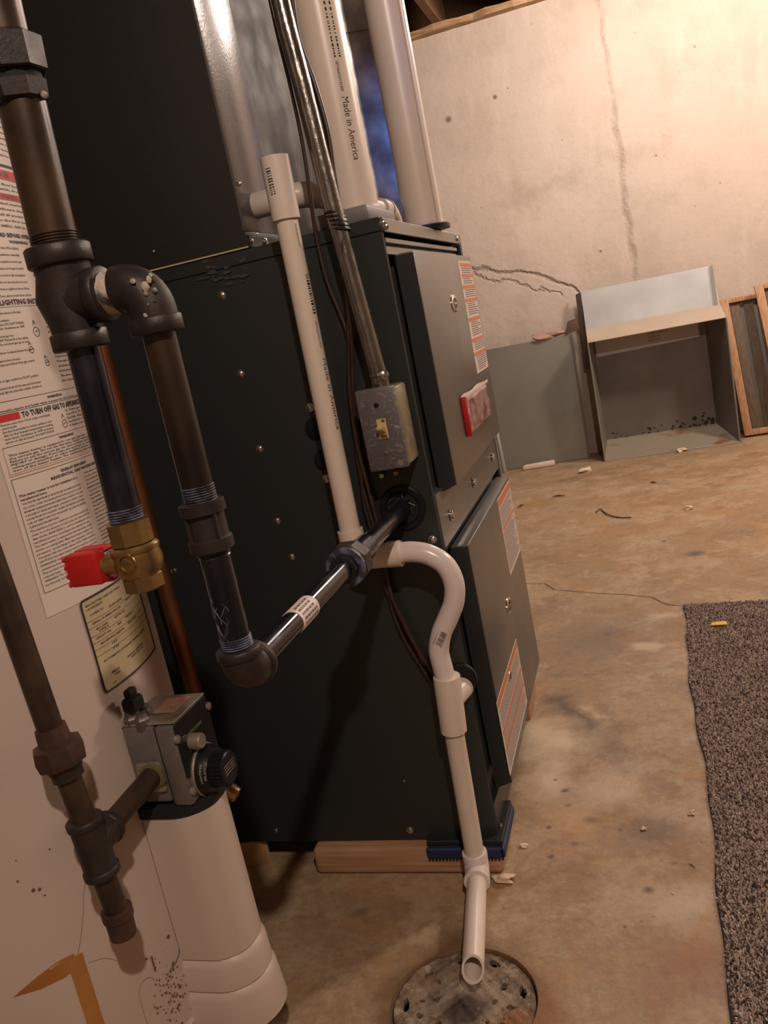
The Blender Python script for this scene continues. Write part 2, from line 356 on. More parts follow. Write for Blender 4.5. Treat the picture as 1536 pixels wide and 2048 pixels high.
M_BRASS = mat('brass', (0.40, 0.26, 0.10), 0.34, 0.85, col2=(0.28, 0.18, 0.08), nscale=40, bump=0.0002, bscale=300)
M_RED = mat('red_plastic', (0.48, 0.012, 0.012), 0.42, 0, col2=(0.28, 0.05, 0.09), nscale=60, nlo=0.62, nhi=0.7)
M_COPPER = mat('old_copper', (0.27, 0.095, 0.035), 0.42, 0.75, col2=(0.13, 0.06, 0.03), nscale=12, rough2=0.55)
M_TANK = mat('beige_enamel', (0.54, 0.445, 0.38), 0.42, 0, col2=(0.51, 0.40, 0.355), nscale=5, spec=0.45)
M_TANKR = None
M_LABEL = mat('white_label_paper', (0.66, 0.56, 0.50), 0.5, 0)
M_CREAM = mat('cream_label', (0.52, 0.42, 0.26), 0.45, 0, col2=(0.46, 0.37, 0.23), nscale=20)
M_INK = mat('black_ink', (0.035, 0.028, 0.03), 0.6, 0)
M_INKG = mat('grey_ink', (0.12, 0.10, 0.09), 0.6, 0)
M_INKR = mat('red_ink', (0.50, 0.02, 0.02), 0.5, 0)
M_INKT = mat('thin_red_ink', (0.42, 0.17, 0.13), 0.5, 0)
M_ORANGE = mat('orange_ink', (0.62, 0.17, 0.07), 0.5, 0)
M_TAPE = mat('amber_tape', (0.42, 0.20, 0.05), 0.35, 0, col2=(0.30, 0.10, 0.02), nscale=14, coat=0.2)
M_CAST = mat('die_cast_aluminium', (0.20, 0.175, 0.165), 0.5, 0.4, col2=(0.16, 0.14, 0.135), nscale=50, bump=0.0003, bscale=500)
M_CASTL = mat('bare_die_casting', (0.34, 0.29, 0.24), 0.45, 0.45, col2=(0.25, 0.22, 0.17), nscale=40)
M_BLACK = mat('black_plastic', (0.010, 0.010, 0.012), 0.38, 0, spec=0.25)
M_BLACKM = mat('matt_black', (0.006, 0.006, 0.006), 0.8, 0)
M_WHITEINK = mat('white_ink', (0.5, 0.45, 0.4), 0.6, 0)
M_GREENINK = mat('pale_green_ink', (0.26, 0.32, 0.16), 0.6, 0)
M_STEEL = mat('zinc_steel', (0.55, 0.52, 0.48), 0.25, 1.0)
M_EMT = mat('galvanised_conduit', (0.30, 0.275, 0.25), 0.26, 0.95, col2=(0.22, 0.20, 0.18), nscale=70, bump=0.0006, bscale=180, stretch=(1, 1, 0.5))
M_BOX = mat('scuffed_steel_box', (0.15, 0.135, 0.145), 0.48, 0.45, col2=(0.38, 0.355, 0.335), nscale=85, nlo=0.54, nhi=0.74, detail=8, bump=0.0003, bscale=400, distortion=1.5)
M_BOXS = mat('olive_box_side', (0.20, 0.17, 0.095), 0.45, 0.5, col2=(0.30, 0.27, 0.20), nscale=60)
M_IVORY = mat('ivory_plastic', (0.62, 0.45, 0.20), 0.4, 0)
M_IVORYD = mat('brown_toggle', (0.10, 0.065, 0.045), 0.45, 0)
M_CABLE = mat('brown_cable', (0.050, 0.024, 0.016), 0.42, 0, col2=(0.03, 0.016, 0.012), nscale=30)
M_TAPEB = mat('black_tape', (0.010, 0.009, 0.009), 0.4, 0, bump=0.002, bscale=90)
M_WOODB = mat('fresh_pine', (0.46, 0.28, 0.17), 0.42, 0, col2=(0.36, 0.185, 0.09), nscale=18, stretch=(0.6, 5, 12), spec=0.4)
M_WOODE = mat('pine_end', (0.50, 0.33, 0.17), 0.65, 0, col2=(0.40, 0.24, 0.11), nscale=30)
M_WOODF = mat('orange_wood', (0.52, 0.31, 0.18), 0.6, 0, col2=(0.38, 0.18, 0.08), nscale=20, stretch=(8, 8, 0.6))
M_SLAT = mat('grey_slats', (0.15, 0.105, 0.075), 0.7, 0, col2=(0.10, 0.07, 0.045), nscale=20, stretch=(8, 8, 0.6))
M_JOIST = mat('old_joist', (0.15, 0.07, 0.025), 0.75, 0, col2=(0.11, 0.05, 0.02), nscale=12, stretch=(8, 0.7, 8))
M_SILL = mat('sill_wood', (0.46, 0.29, 0.155), 0.7, 0, col2=(0.27, 0.15, 0.07), nscale=10, stretch=(0.8, 8, 8))
M_PADK = mat('black_rubber', (0.012, 0.012, 0.014), 0.6, 0)
M_PADB = mat('blue_foam', (0.006, 0.022, 0.085), 0.6, 0)
M_BAG = mat('clear_pouch_paper', (0.46, 0.30, 0.28), 0.16, 0, col2=(0.30, 0.07, 0.06), nscale=30, nlo=0.52, nhi=0.66, bump=0.0010, bscale=60)
M_GRATE = mat('rusty_iron_grate', (0.085, 0.058, 0.036), 0.75, 0.1, col2=(0.36, 0.27, 0.19), nscale=20, nlo=0.50, nhi=0.62, detail=9, bump=0.0008, bscale=160)
M_GRATE2 = mat('rust_ring', (0.12, 0.075, 0.045), 0.85, 0.0, col2=(0.20, 0.10, 0.05), nscale=16, nlo=0.45, nhi=0.6, bump=0.001, bscale=100)
M_BOWL = mat('wet_dark_iron', (0.010, 0.007, 0.005), 0.5, 0)
M_FOAM = mat('white_foam', (0.72, 0.58, 0.48), 0.8, 0)
M_CHIP = mat('plaster_chip', (0.66, 0.50, 0.36), 0.8, 0)
M_TWIG = mat('brown_scrap', (0.10, 0.055, 0.03), 0.8, 0)
M_YEL = mat('yellow_scrap', (0.72, 0.50, 0.07), 0.6, 0)
M_RAG = mat('pink_insulation', (0.46, 0.30, 0.24), 0.9, 0, col2=(0.36, 0.22, 0.17), nscale=30)
M_WALL2 = mat('dim_concrete', (0.36, 0.29, 0.22), 0.9, 0, col2=(0.28, 0.22, 0.16), nscale=2)
M_SCR = mat('scratch_grey', (0.30, 0.22, 0.18), 0.7)
M_BADGE = mat('chrome_badge', (0.7, 0.68, 0.64), 0.2, 1.0)
M_SCUFF = mat('dry_sealant_smear', (0.055, 0.057, 0.048), 0.7, 0, col2=(0.025, 0.028, 0.026), nscale=90)

# ------------------------------------------------------------------ text
def text_bm(bm, s, fit, height, fmap, bold=0.0, align_left=True, res=2):
    """write s with its baseline along local x from 0..fit (m), height = cap height; fmap(x, y) -> world point"""
    cu = bpy.data.curves.new('t', 'FONT'); cu.body = s; cu.size = 1.0; cu.resolution_u = res; cu.offset = bold
    ob = bpy.data.objects.new('t', cu); COL.objects.link(ob)
    dg = bpy.context.evaluated_depsgraph_get(); me = bpy.data.meshes.new_from_object(ob.evaluated_get(dg))
    n = len(me.vertices)
    if n:
        co = np.empty(n*3); me.vertices.foreach_get('co', co); co = co.reshape(-1, 3)
        x0, x1 = co[:, 0].min(), co[:, 0].max()
        sy = height/0.70; sx = fit/(x1-x0) if fit else sy
        vs = [bm.verts.new(tuple(fmap((p[0]-x0)*sx, p[1]*sy))) for p in co]
        for p in me.polygons:
            try: bm.faces.new([vs[i] for i in p.vertices])
            except ValueError: pass
    bpy.data.objects.remove(ob); bpy.data.curves.remove(cu); bpy.data.meshes.remove(me)
def quad_bm(bm, pts):
    bm.faces.new([bm.verts.new(tuple(p)) for p in pts])

# ================================================================== STRUCTURE
XL, XR, YF, YB, ZC = -1.9, 3.3, -3.3, 3.05, 2.22
DCX, DCY, DR = -0.0145, -0.25, 0.0875
bm = NB()                                         # floor with a round hole for the drain
n = 64
inn = [bm.verts.new((DCX+DR*math.cos(2*math.pi*i/n), DCY+DR*math.sin(2*math.pi*i/n), 0)) for i in range(n)]
inb = [bm.verts.new((v.co.x, v.co.y, -0.05)) for v in inn]
mid = [bm.verts.new((DCX+0.5*math.cos(2*math.pi*i/n), DCY+0.5*math.sin(2*math.pi*i/n), 0)) for i in range(n)]
def sqr(a):
    c_, s_ = math.cos(a), math.sin(a)
    tx = ((XR if c_ > 0 else XL)-DCX)/c_ if abs(c_) > 1e-9 else 1e9
    ty = ((YB if s_ > 0 else YF)-DCY)/s_ if abs(s_) > 1e-9 else 1e9
    t = min(tx, ty); return (DCX+c_*t, DCY+s_*t, 0)
outv = [bm.verts.new(sqr(2*math.pi*i/n)) for i in range(n)]
for i in range(n):
    j = (i+1) % n
    bm.faces.new((inn[i], inn[j], inb[j], inb[i])); bm.faces.new((inn[i], mid[i], mid[j], inn[j])); bm.faces.new((mid[i], outv[i], outv[j], mid[j]))
for (cx_, cy_) in ((XL, YF), (XR, YF), (XR, YB), (XL, YB)):
    a = math.atan2(cy_-DCY, cx_-DCX) % (2*math.pi); k = int(a/(2*math.pi)*n)
    cv = bm.verts.new((cx_, cy_, 0)); bm.faces.new((outv[k], cv, outv[(k+1) % n]))
bmesh.ops.recalc_face_normals(bm, faces=bm.faces)
FLOOR = struct('floor', bm, M_FLOOR)
ZW = 1.955
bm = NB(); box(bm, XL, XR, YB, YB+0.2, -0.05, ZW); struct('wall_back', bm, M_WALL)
for nm, a in (('wall_left', (XL-0.2, XL, YF, YB)), ('wall_right', (XR, XR+0.2, YF, YB)), ('wall_front', (XL, XR, YF-0.2, YF))):
    bm = NB(); box(bm, *a, -0.05, ZC); struct(nm, bm, M_WALL2)
bm = NB(); box(bm, XL-0.2, XR+0.2, YF-0.2, YB+0.6, ZC, ZC+0.03)
CEIL = struct('ceiling', bm, M_JOIST)
bm = NB(); box(bm, XL, XR, YB+0.35, YB+0.40, ZW, ZC); struct('trim_2', bm, M_JOIST)
# sill plate with a ragged edge
bm = NB()
xs = np.linspace(XL, XR, 90); pv = None
for x in xs:
    yy = YB-0.045+0.006*math.sin(x*23)+0.004*math.sin(x*57); zz = ZW+0.028+0.003*math.sin(x*31)
    ring = [bm.verts.new(p) for p in ((x, yy, ZW+0.001+0.002*math.sin(x*41)), (x, YB+0.15, ZW), (x, YB+0.15, zz), (x, yy, zz))]
    if pv:
        for i in range(4): bm.faces.new((pv[i], ring[i], ring[(i+1) % 4], pv[(i+1) % 4]))
    pv = ring
bmesh.ops.recalc_face_normals(bm, faces=bm.faces)
struct('trim_1', bm, M_SILL)
jx = atyx = aty(868, 20, 3.0)[0]
k = -4
for k in range(-4, 9):
    x = jx + k*0.405
    if XL+0.05 < x < XR-0.05:
        bm = NB(); box(bm, x-0.019, x+0.019, YF+0.02, YB+0.12, ZW+0.03, ZC-0.001, 0.002, 1); part('joist', bm, M_JOIST, CEIL)

# ================================================================== FURNACE
ZB, ZT, FD, FW = 0.045, 0.910, 0.73, 0.546
fur = thing('furnace', (-0.36, 0.27, ZB), 'dark grey-green upright gas furnace cabinet with two front doors, standing on wood blocks', 'furnace')
bm = NB()
box(bm, -FD, -0.0, 0, 0.002, ZB, ZT-0.017, 0.0006, 1)
part('side_panel', bm, M_PAINT, fur)
bm = NB(); box(bm, -FD, -0.0, FW-0.002, FW, ZB, ZT-0.017); part('side_panel', bm, M_PAINT, fur)
bm = NB(); box(bm, -FD, -FD+0.002, 0.002, FW-0.002, ZB, ZT-0.017); part('rear_panel', bm, M_PAINT, fur)
bm = NB(); box(bm, -FD, -0.03, 0.002, FW-0.002, ZB, ZB+0.004); part('bottom_panel', bm, M_PAINT, fur)
bm = NB()
box(bm, -FD-0.001, -0.0, -0.0012, FW+0.001, ZT-0.0165, ZT, 0.0008, 1)
part('top_trim', bm, M_PAINT, fur)
bm = NB(); box(bm, -0.001, 0.0035, 0.002, FW-0.048, ZT-0.018, ZT-0.001, 0.0008, 1); part('front_trim', bm, M_FRONTLIT, fur)
# recessed front: shelf deck, frame flanges
bm = NB(); box(bm, -0.016, -0.012, 0.012, FW-0.02, ZB+0.03, ZT-0.03); part('inner_panel', bm, M_FRONTLIT, fur)
bm = NB(); box(bm, -0.012, 0.0, 0.0022, 0.008, ZB, ZT-0.018); part('corner_flange', bm, M_BLACKM, fur)
bm = NB(); box(bm, -0.012, 0.0, FW-0.02, FW-0.002, ZB, ZT-0.018); part('corner_flange', bm, M_BLACKM, fur)
bm = NB(); box(bm, -0.012, -0.0005, 0.014, FW-0.05, ZT-0.0300, ZT-0.024, 0.0005, 1); box(bm, -0.012, -0.003, 0.014, FW-0.05, ZT-0.044, ZT-0.034, 0.0005, 1)
part('door_rail', bm, M_FRONTLIT, fur)
bm = NB(); box(bm, -0.012, 0.0005, 0.014, FW-0.02, 0.478, 0.552, 0.0008, 1); part('middle_panel', bm, M_FRONTLIT, fur)
bm = NB(); box(bm, -0.012, 0.0, 0.01, FW-0.02, ZB, ZB+0.045, 0.0008, 1); part('toe_panel', bm, M_PAINT, fur)
def door(name, za, zb_, yb=0.4886, chamfer=0.009):
    bm = NB(); x0, x1 = -0.004, 0.0216; ya, y1 = 0.059, 0.059
    # pan with a slanted near side
    P = [(x1, y1, za), (x1, yb, za), (x1, yb, zb_), (x1, y1, zb_), (x0, ya, za+chamfer*0), (x0, yb+0.012, za), (x0, yb+0.012, zb_), (x0, ya, zb_)]
    hexa(bm, P, 0.0015)
    return part(name, bm, M_FRONTLIT, fur)
ud = door('upper_door', 0.5529, 0.8667); ld = door('lower_door', 0.0978, 0.4673)
for d_, za, zb_ in ((ud, 0.5529, 0.8667), (ld, 0.0978, 0.4673)):
    bm = NB(); hexa(bm, [(0.0205, 0.0580, za+0.001), (0.0205, 0.0592, za+0.001), (0.0205, 0.0592, zb_-0.002), (0.0205, 0.0580, zb_-0.002),
                         (-0.0042, 0.0580, za-0.008), (-0.0042, 0.0592, za-0.008), (-0.0042, 0.0592, zb_-0.002), (-0.0042, 0.0580, zb_-0.002)])
    part('door_side', bm, M_PAINT, d_, 'side flange of the door without the lightening of its front')
X1 = 0.0216
def sticker(parent, y0, y1, z0, z1, name='warning_sticker', bars=(), lab=None, slash=False):
    bm = NB(); box(bm, X1, X1+0.0004, y0, y1, z0, z1); s_ = part(name, bm, M_LABEL, parent, lab)
    bm = NB()
    for (a, b, c_, d_) in bars: quad_bm(bm, [(X1+0.0006, a, c_), (X1+0.0006, b, c_), (X1+0.0006, b, d_), (X1+0.0006, a, d_)])
    p_ = part('orange_bar', bm, M_ORANGE, parent, 'orange warning bars of the sticker'); return s_
def lines_x(parent, y0, y1, z0, z1, step=0.0035, h=0.0014, seed=1):
    rnd = random.Random(seed); bm = NB(); z = z1
    while z > z0:
        y = y0
        e = y1 - rnd.random()*0.3*(y1-y0)*(rnd.random() < 0.3)
        while y < e:
            w_ = min(rnd.uniform(0.003, 0.010), e-y)
            quad_bm(bm, [(X1+0.0006, y, z-h), (X1+0.0006, y+w_, z-h), (X1+0.0006, y+w_, z), (X1+0.0006, y, z)]); y += w_+0.0016
        z -= step
    part('fine_print', bm, M_INKG, parent, 'rows of tiny grey print')
zt, zb0 = 0.8575, 0.673; ya, yb = 0.360, 0.479
fr = [0.02, 0.115, 0.215, 0.335, 0.505, 0.69, 0.815]
bars = [(ya+0.014 if i < 2 else ya+0.004, yb-0.002, zt-(zt-zb0)*(f+0.032), zt-(zt-zb0)*f) for i, f in enumerate(fr)]
sticker(ud, ya, yb, zb0, zt, bars=bars, lab='tall white sticker with seven orange bars')
for f0, f1 in zip([0.055, 0.15, 0.25, 0.37, 0.54, 0.725, 0.85], [0.11, 0.21, 0.33, 0.50, 0.685, 0.81, 0.985]):
    lines_x(ud, ya+0.02, yb-0.006, zt-(zt-zb0)*f1+0.002, zt-(zt-zb0)*f0-0.001, seed=int(f0*100))
sticker(ld, 0.336, 0.485, 0.3255, 0.4605, bars=[(0.339, 0.482, 0.4465, 0.4585), (0.345, 0.482, 0.403, 0.408)], lab='white sticker with two orange bars at the top')
lines_x(ld, 0.342, 0.478, 0.41, 0.443, seed=3); lines_x(ld, 0.342, 0.478, 0.33, 0.400, seed=4)
sticker(ld, 0.050, 0.284, 0.114, 0.231, bars=[(0.052, 0.282, 0.219, 0.229), (0.056, 0.278, 0.176, 0.182), (0.056, 0.278, 0.148, 0.154)], lab='wide white sticker with three red bars near the bottom')
lines_x(ld, 0.058, 0.276, 0.184, 0.215, seed=5); lines_x(ld, 0.058, 0.276, 0.156, 0.174, seed=6); lines_x(ld, 0.058, 0.276, 0.118, 0.146, seed=7)
for par, y, z in ((ud, 0.265, 0.792), (ld, 0.271, 0.296), (ld, 0.175, 0.215)):
    s_ = 1.0 if z != 0.215 else 0.55
    bm = NB(); lathe(bm, (X1, y, z), (1, 0, 0), [(0, 0.021*s_), (0.0015, 0.021*s_), (0.0025, 0.0185*s_)], 28, sy=0.62); p_ = part('badge', bm, M_BADGE, par, 'oval chrome badge')
    bm = NB(); lathe(bm, (X1+0.0024, y, z), (1, 0, 0), [(0, 0.0155*s_), (0.0004, 0.0155*s_)], 24, sy=0.55); part('badge_field', bm, M_BLACK, par, 'dark field inside the oval badge')
    bm = NB(); quad_bm(bm, [(X1+0.003, y-0.010*s_, z-0.0012), (X1+0.003, y+0.010*s_, z-0.0012), (X1+0.003, y+0.010*s_, z+0.0012), (X1+0.003, y-0.010*s_, z+0.0012)]); part('badge_stroke', bm, M_BADGE, par, 'bright stroke across the badge')
# screws
def screw_bm(r=0.0042, h=0.0032):
    bm = NB(); lathe(bm, (0, 0, 0), (0, -1, 0), [(0, r*1.35), (0.0007, r*1.35), (0.0009, r), (h*0.7, r*0.96), (h, r*0.6)], 12); return bm
sm = mesh_obj('screw', screw_bm(), M_STEEL, (0, 0, 0)); sdata = sm.data; bpy.data.objects.remove(sm)
def screw(parent, p, axis='-y', s=1.0, name='screw'):
    o = bpy.data.objects.new(name, sdata); COL.objects.link(o); o.parent = parent
    o.location = Vector(tuple(p)) - ROOT[parent.name]; o.scale = (s, s, s)
    if axis == '+x': o.rotation_euler = (0, 0, math.pi/2)
    return o
for uv in ((444, 591), (481, 748), (519, 898), (554, 1042), (583, 1114), (348, 1142), (551, 1662), (820, 1660), (620, 815), (652, 958), (865, 1079)):
    screw(fur, aty(*uv, 0.0))
for uv in ((688, 446),): screw(fur, aty(*uv, -0.001), s=0.7)
screw(fur, aty(808, 1562, 0), s=0.35)
for uv in ((765, 446), (771, 453)): screw(fur, aty(*uv, -0.002), '-y', 0.8)
for y, z in ((0.474, 0.510), (0.267, 0.511), (0.075, 0.509)): screw(fur, (0.001, y, z), '+x', 1.5)
screw(fur, (0.003, 0.49, 0.901), '+x', 1.2); screw(fur, aty(1002, 1652, 0.02), '+x', 0.8)
# knock-out plugs and grommets on the side
for (x, z, r) in ((-0.138, 0.668, 0.016), (-0.137, 0.625, 0.014)):
    bm = NB(); lathe(bm, (x, 0, z), (0, -1, 0), [(0, r), (0.002, r), (0.004, r*0.8)], 24); part('knockout_plug', bm, M_BLACK, fur)
GH = aty(806, 1015, 0)
bm = NB(); lathe(bm, (GH[0], 0.0, GH[2]), (0, -1, 0), [(-0.001, 0.031), (0.003, 0.031), (0.0048, 0.029), (0.0048, 0.0235), (0.001, 0.0225), (-0.02, 0.0225)], 36, capA=False, capB=True)
part('grommet', bm, M_BLACK, fur, 'round black rubber grommet around the gas pipe')
bm = NB(); lathe(bm, (GH[0], -0.0012, GH[2]), (0, 1, 0), [(0, 0.0222), (0.0005, 0.0222)], 30); part('grommet_hole', bm, M_BLACKM, fur)
bm = NB()
for k_ in range(7):
    a = random.uniform(0, 6.28); q = Vector((GH[0]+0.016*math.cos(a), -0.003, GH[2]+0.016*math.sin(a)))
    tube(bm, [q, q+Vector((random.uniform(-.004, .004), -0.005, random.uniform(-.003, .004))), q+Vector((random.uniform(-.006, .006), -0.004, random.uniform(-.006, .006)))], 0.0006, 5)
part('torn_foil', bm, M_STEEL, fur, 'crumpled bright foil in the grommet', kind='stuff')
GR2 = aty(930, 1385, -0.0)
bm = NB(); lathe(bm, (GR2[0]-0.003, 0.0, 0.296), (0, -1, 0), [(-0.001, 0.024), (0.004, 0.024), (0.006, 0.020)], 30); part('grommet', bm, M_BLACK, fur, 'black grommet behind the condensate tee')
# sealant scuffs on the top trim
bm = NB(); rnd = random.Random(3)
for k_ in range(26):
    p = aty(rnd.uniform(400, 500), rnd.uniform(515, 570), -0.0016)
    if p[2] > ZT-0.001: p[2] = ZT-0.004
    n_ = rnd.randint(6, 9); s_ = rnd.uniform(0.0015, 0.006)
    bm.faces.new([bm.verts.new((p[0]+s_*1.8*math.cos(2*math.pi*i/n_)*rnd.uniform(.4, 1), -0.0016-0.00003*k_, min(p[2]+s_*0.6*math.sin(2*math.pi*i/n_)*rnd.uniform(.4, 1), ZT-0.0005))) for i in range(n_)])
part('sealant_smear', bm, M_SCUFF, fur, 'dried greyish sealant smears on the top rim', kind='stuff')
# inlet collar of the first vent
V1 = np.array([-0.049, 0.080]); V2 = np.array([-0.017, 0.34])
bm = NB(); box(bm, V1[0]-0.037, V1[0]+0.034, 0.012, 0.150, ZT, ZT+0.020, 0.004); part('vent_collar', bm, mat('grey_collar', (0.16, 0.14, 0.15), 0.5), fur, 'grey plastic collar round the first vent pipe')
screw(fur, (V1[0]-0.002, 0.0105, ZT+0.012), s=0.95)
bm = NB(); lathe(bm, (V2[0], V2[1], ZT), (0, 0, 1), [(0, 0.040), (0.006, 0.040), (0.008, 0.036)], 32); part('vent_collar', bm, M_BLACK, fur, 'black gasket under the second vent pipe')

# ------------------------------------------------------------------ document pouch
bm = NB()
ny, nz = 16, 10; rows = []
for j in range(nz+1):
    rr = []
    for i in range(ny+1):
        y = 0.184 + (0.394-0.184)*i/ny; z = 0.597 + 0.061*j/nz + 0.0012*math.sin(i*0.7)
        edge = min(i, ny-i, j, nz-j)
        x = X1 + 0.001 + (0.007 if edge > 0 else 0.0) + random.uniform(-0.0008, 0.0008)*(edge > 0)
        rr.append(bm.verts.new((x, y, z)))
    rows.append(rr)
for j in range(nz):
    for i in range(ny): bm.faces.new((rows[j][i], rows[j][i+1], rows[j+1][i+1], rows[j+1][i]))
pouch = thing('document_pouch', (X1+0.001, 0.29, 0.597), 'crinkled clear pouch with red and pink papers stuck on the upper furnace door', 'pouch')
part('pouch_sleeve', bm, M_BAG, pouch, smooth=180)
bm = NB(); box(bm, X1+0.0005, X1+0.0085, 0.1815, 0.1840, 0.598, 0.657, 0.0008); part('paper_edge', bm, M_RED, pouch, 'red folded edge of the paper')
bm = NB(); box(bm, X1+0.0082, X1+0.0092, 0.184, 0.394, 0.654, 0.6585, 0.0003, 1); part('pouch_seal', bm, M_LABEL, pouch, 'pale top seal of the pouch')

# ------------------------------------------------------------------ coil cabinet / plenum above
cc = thing('coil_cabinet', (-0.45, 0.27, ZT), 'tall dark sheet-metal coil cabinet and plenum on top of the furnace', 'duct')
XP = -0.176
bm = NB(); box(bm, -0.74, XP-0.001, 0.0002, 0.003, ZT+0.001, 2.1, 0.001, 1); part('side_panel', bm, M_COILSIDE, cc)
bm = NB(); box(bm, -0.74, XP-0.001, FW-0.003, FW, ZT+0.001, 2.1); part('side_panel', bm, M_COILSIDE, cc)
bm = NB(); box(bm, -0.74, -0.737, 0.003, FW-0.003, ZT+0.001, 2.1); part('rear_panel', bm, M_COILSIDE, cc)
bm = NB(); box(bm, XP-0.004, XP, 0.0, 0.118, ZT+0.022, 2.1, 0.0015); part('front_strip', bm, M_COILFRONT, cc, 'glossy grey front strip with orange-peel paint')
bm = NB(); box(bm, XP-0.006, XP-0.0022, 0.121, FW, ZT+0.022, 2.1, 0.001, 1); part('front_panel', bm, M_GALVD, cc, 'dull galvanised front panel')
bm = NB(); box(bm, XP-0.004, XP+0.001, 0.001, FW, ZT+0.016, ZT+0.0215, 0.0008, 1); part('bottom_rail', bm, M_GALV, cc, 'bright edge rail at the base')
bm = NB(); box(bm, XP-0.004, XP+0.003, 0.001, FW, ZT+0.001, ZT+0.0155, 0.0008, 1); part('base_channel', bm, M_COILSIDE, cc)
bm = NB(); slab(bm, [(-0.7, -0.0012, ZT+0.0012), (XP, -0.0012, ZT+0.0012), (XP, -0.0012, ZT+0.0032), (-0.7, -0.0012, ZT+0.0032)], (0, -1, 0), 0.0008)
part('sealant_bead', bm, M_CREAM, cc, 'thin yellowish sealant line')
screw(cc, atx(504, 483, XP+0.003), '+x', 0.7); screw(cc, atx(530, 484, XP+0.003), '+x', 1.1); screw(cc, atx(513, 470, XP+0.003), '+x', 0.5)
screw(cc, aty(478, 368, -0.001), s=0.7); screw(cc, aty(307, 503, -0.001), s=0.45)

# return duct behind the furnace
DX = aty(850, 440, 0.62)[0]
rd = thing('return_air_duct', (DX-0.1, 0.68, 0), 'tall galvanised return air duct standing behind the furnace and vent pipes', 'duct')
def prism(bm, poly, z0, z1):
    A = [bm.verts.new((*p, z0)) for p in poly]; B = [bm.verts.new((*p, z1)) for p in poly]; k_ = len(poly)
    for i in range(k_): bm.faces.new((A[i], A[(i+1) % k_], B[(i+1) % k_], B[i]))
    bm.faces.new(A[::-1]); bm.faces.new(B); bmesh.ops.recalc_face_normals(bm, faces=bm.faces)
ca, sa = math.cos(math.radians(25)), math.sin(math.radians(25))  # front face turned to bounce the added blue spot towards the camera
poly = [(DX, 0.62), (DX-0.118*ca, 0.62-0.118*sa), (DX-0.30, 0.62-0.118*sa), (DX-0.30, 0.75), (DX-0.02, 0.75)]
bm = NB(); prism(bm, poly, 0.0, 1.93); part('duct_body', bm, M_GALV, rd)
bm = NB(); prism(bm, [(x+0.0012, y-0.002) for x, y in poly], 1.30, 1.318); part('drive_cleat', bm, M_GALV, rd)

# ------------------------------------------------------------------ vent pipes
vp = thing('vent_pipe', (V1[0], V1[1], ZT+0.018), 'white PVC vent pipe printed Made in America rising from the grey collar', 'pipe', None)
bm = NB(); tube(bm, [(V1[0], V1[1], ZT+0.018), (V1[0], V1[1], ZC-0.03)], 0.0302, 40); part('pipe', bm, M_PVC, vp)
bm = NB(); lathe(bm, (V1[0], V1[1], ZT+0.019), (0, 0, 1), [(0, 0.0312), (0.003, 0.0318), (0.006, 0.0306)], 40); part('primer_ring', bm, M_PURPLE, vp, 'purple primer smeared round the foot')
CA = math.atan2(CAM[1]-V1[1], CAM[0]-V1[0])
def cyl_map(cx, cy, r, a0, z0, down=True):
    """text running downwards along the pipe: local x -> -z, local y -> around to the right (towards +angle)"""
    def f(x, y):
        a = a0 + y/r
        return (cx+r*math.cos(a), cy+r*math.sin(a), z0-x)
    return f
def zat(u, v, cx, cy):       # height where the pixel ray passes nearest the pipe axis
    d = ray(u, v); t = ((cx-CAM[0])*d[0]+(cy-CAM[1])*d[1])/(d[0]**2+d[1]**2); return (CAM+d*t)[2]
def ang_at(u, v, cx, cy, r):
    d = ray(u, v); o = CAM[:2]-np.array([cx, cy]); A = d[:2]@d[:2]; B = o@d[:2]; C_ = o@o-r*r; D = B*B-A*C_
    t = (-B-math.sqrt(max(D, 0)))/A; P = o+d[:2]*t; return math.atan2(P[1], P[0])
bm = NB()
z0, z1 = zat(688, 205, *V1), zat(712, 328, *V1); a0 = ang_at(686, 207, V1[0], V1[1], 0.0304)
text_bm(bm, 'Made in America', z0-z1, 0.0092, cyl_map(V1[0], V1[1], 0.0304, a0, z0), bold=0.0)
z0b, z1b = zat(675, 135, *V1), zat(688, 193, *V1)
text_bm(bm, '1873466520142400', z0b-z1b, 0.0040, cyl_map(V1[0], V1[1], 0.0304, a0+0.02, z0b))
z0c, z1c = zat(664, 15, *V1), zat(680, 122, *V1)
rnd = random.Random(5); z = z0c
while z > z1c:
    w_ = rnd.choice([0.0012, 0.0025, 0.004, 0.0018]); h_ = 0.0095
    f_ = cyl_map(V1[0], V1[1], 0.0304, a0+0.01, z)
    quad_bm(bm, [f_(0, 0), f_(w_, 0), f_(w_, h_), f_(0, h_)]); z -= w_+rnd.choice([0.0012, 0.002, 0.003])
part('printed_lettering', bm, M_INK, vp, 'black print reading Made in America')
vp2 = thing('vent_pipe.001', (V2[0], V2[1], ZT+0.006), 'plain white vent pipe nearest the concrete wall, behind the printed one', 'pipe', None)
bm = NB(); tube(bm, [(V2[0], V2[1], ZT+0.006), (V2[0]+0.0, V2[1], ZC-0.03)], 0.0302, 40); part('pipe', bm, M_PVC, vp2)
bm = NB(); tube(bm, [(V2[0]+0.028, V2[1]-0.018, ZT+0.006), (V2[0]+0.028, V2[1]-0.018, ZC-0.03)], 0.0035, 10); part('reflection_line', bm, M_PVC3, vp2, 'thin pale rod put in for the reflection line on its side')  # rod stands in for a reflection line on the pipe
bm = NB(); lathe(bm, (V2[0], V2[1], ZT+0.007), (0, 0, 1), [(0, 0.0312), (0.003, 0.0318), (0.006, 0.0306)], 40); part('primer_ring', bm, M_PURPLE, vp2)

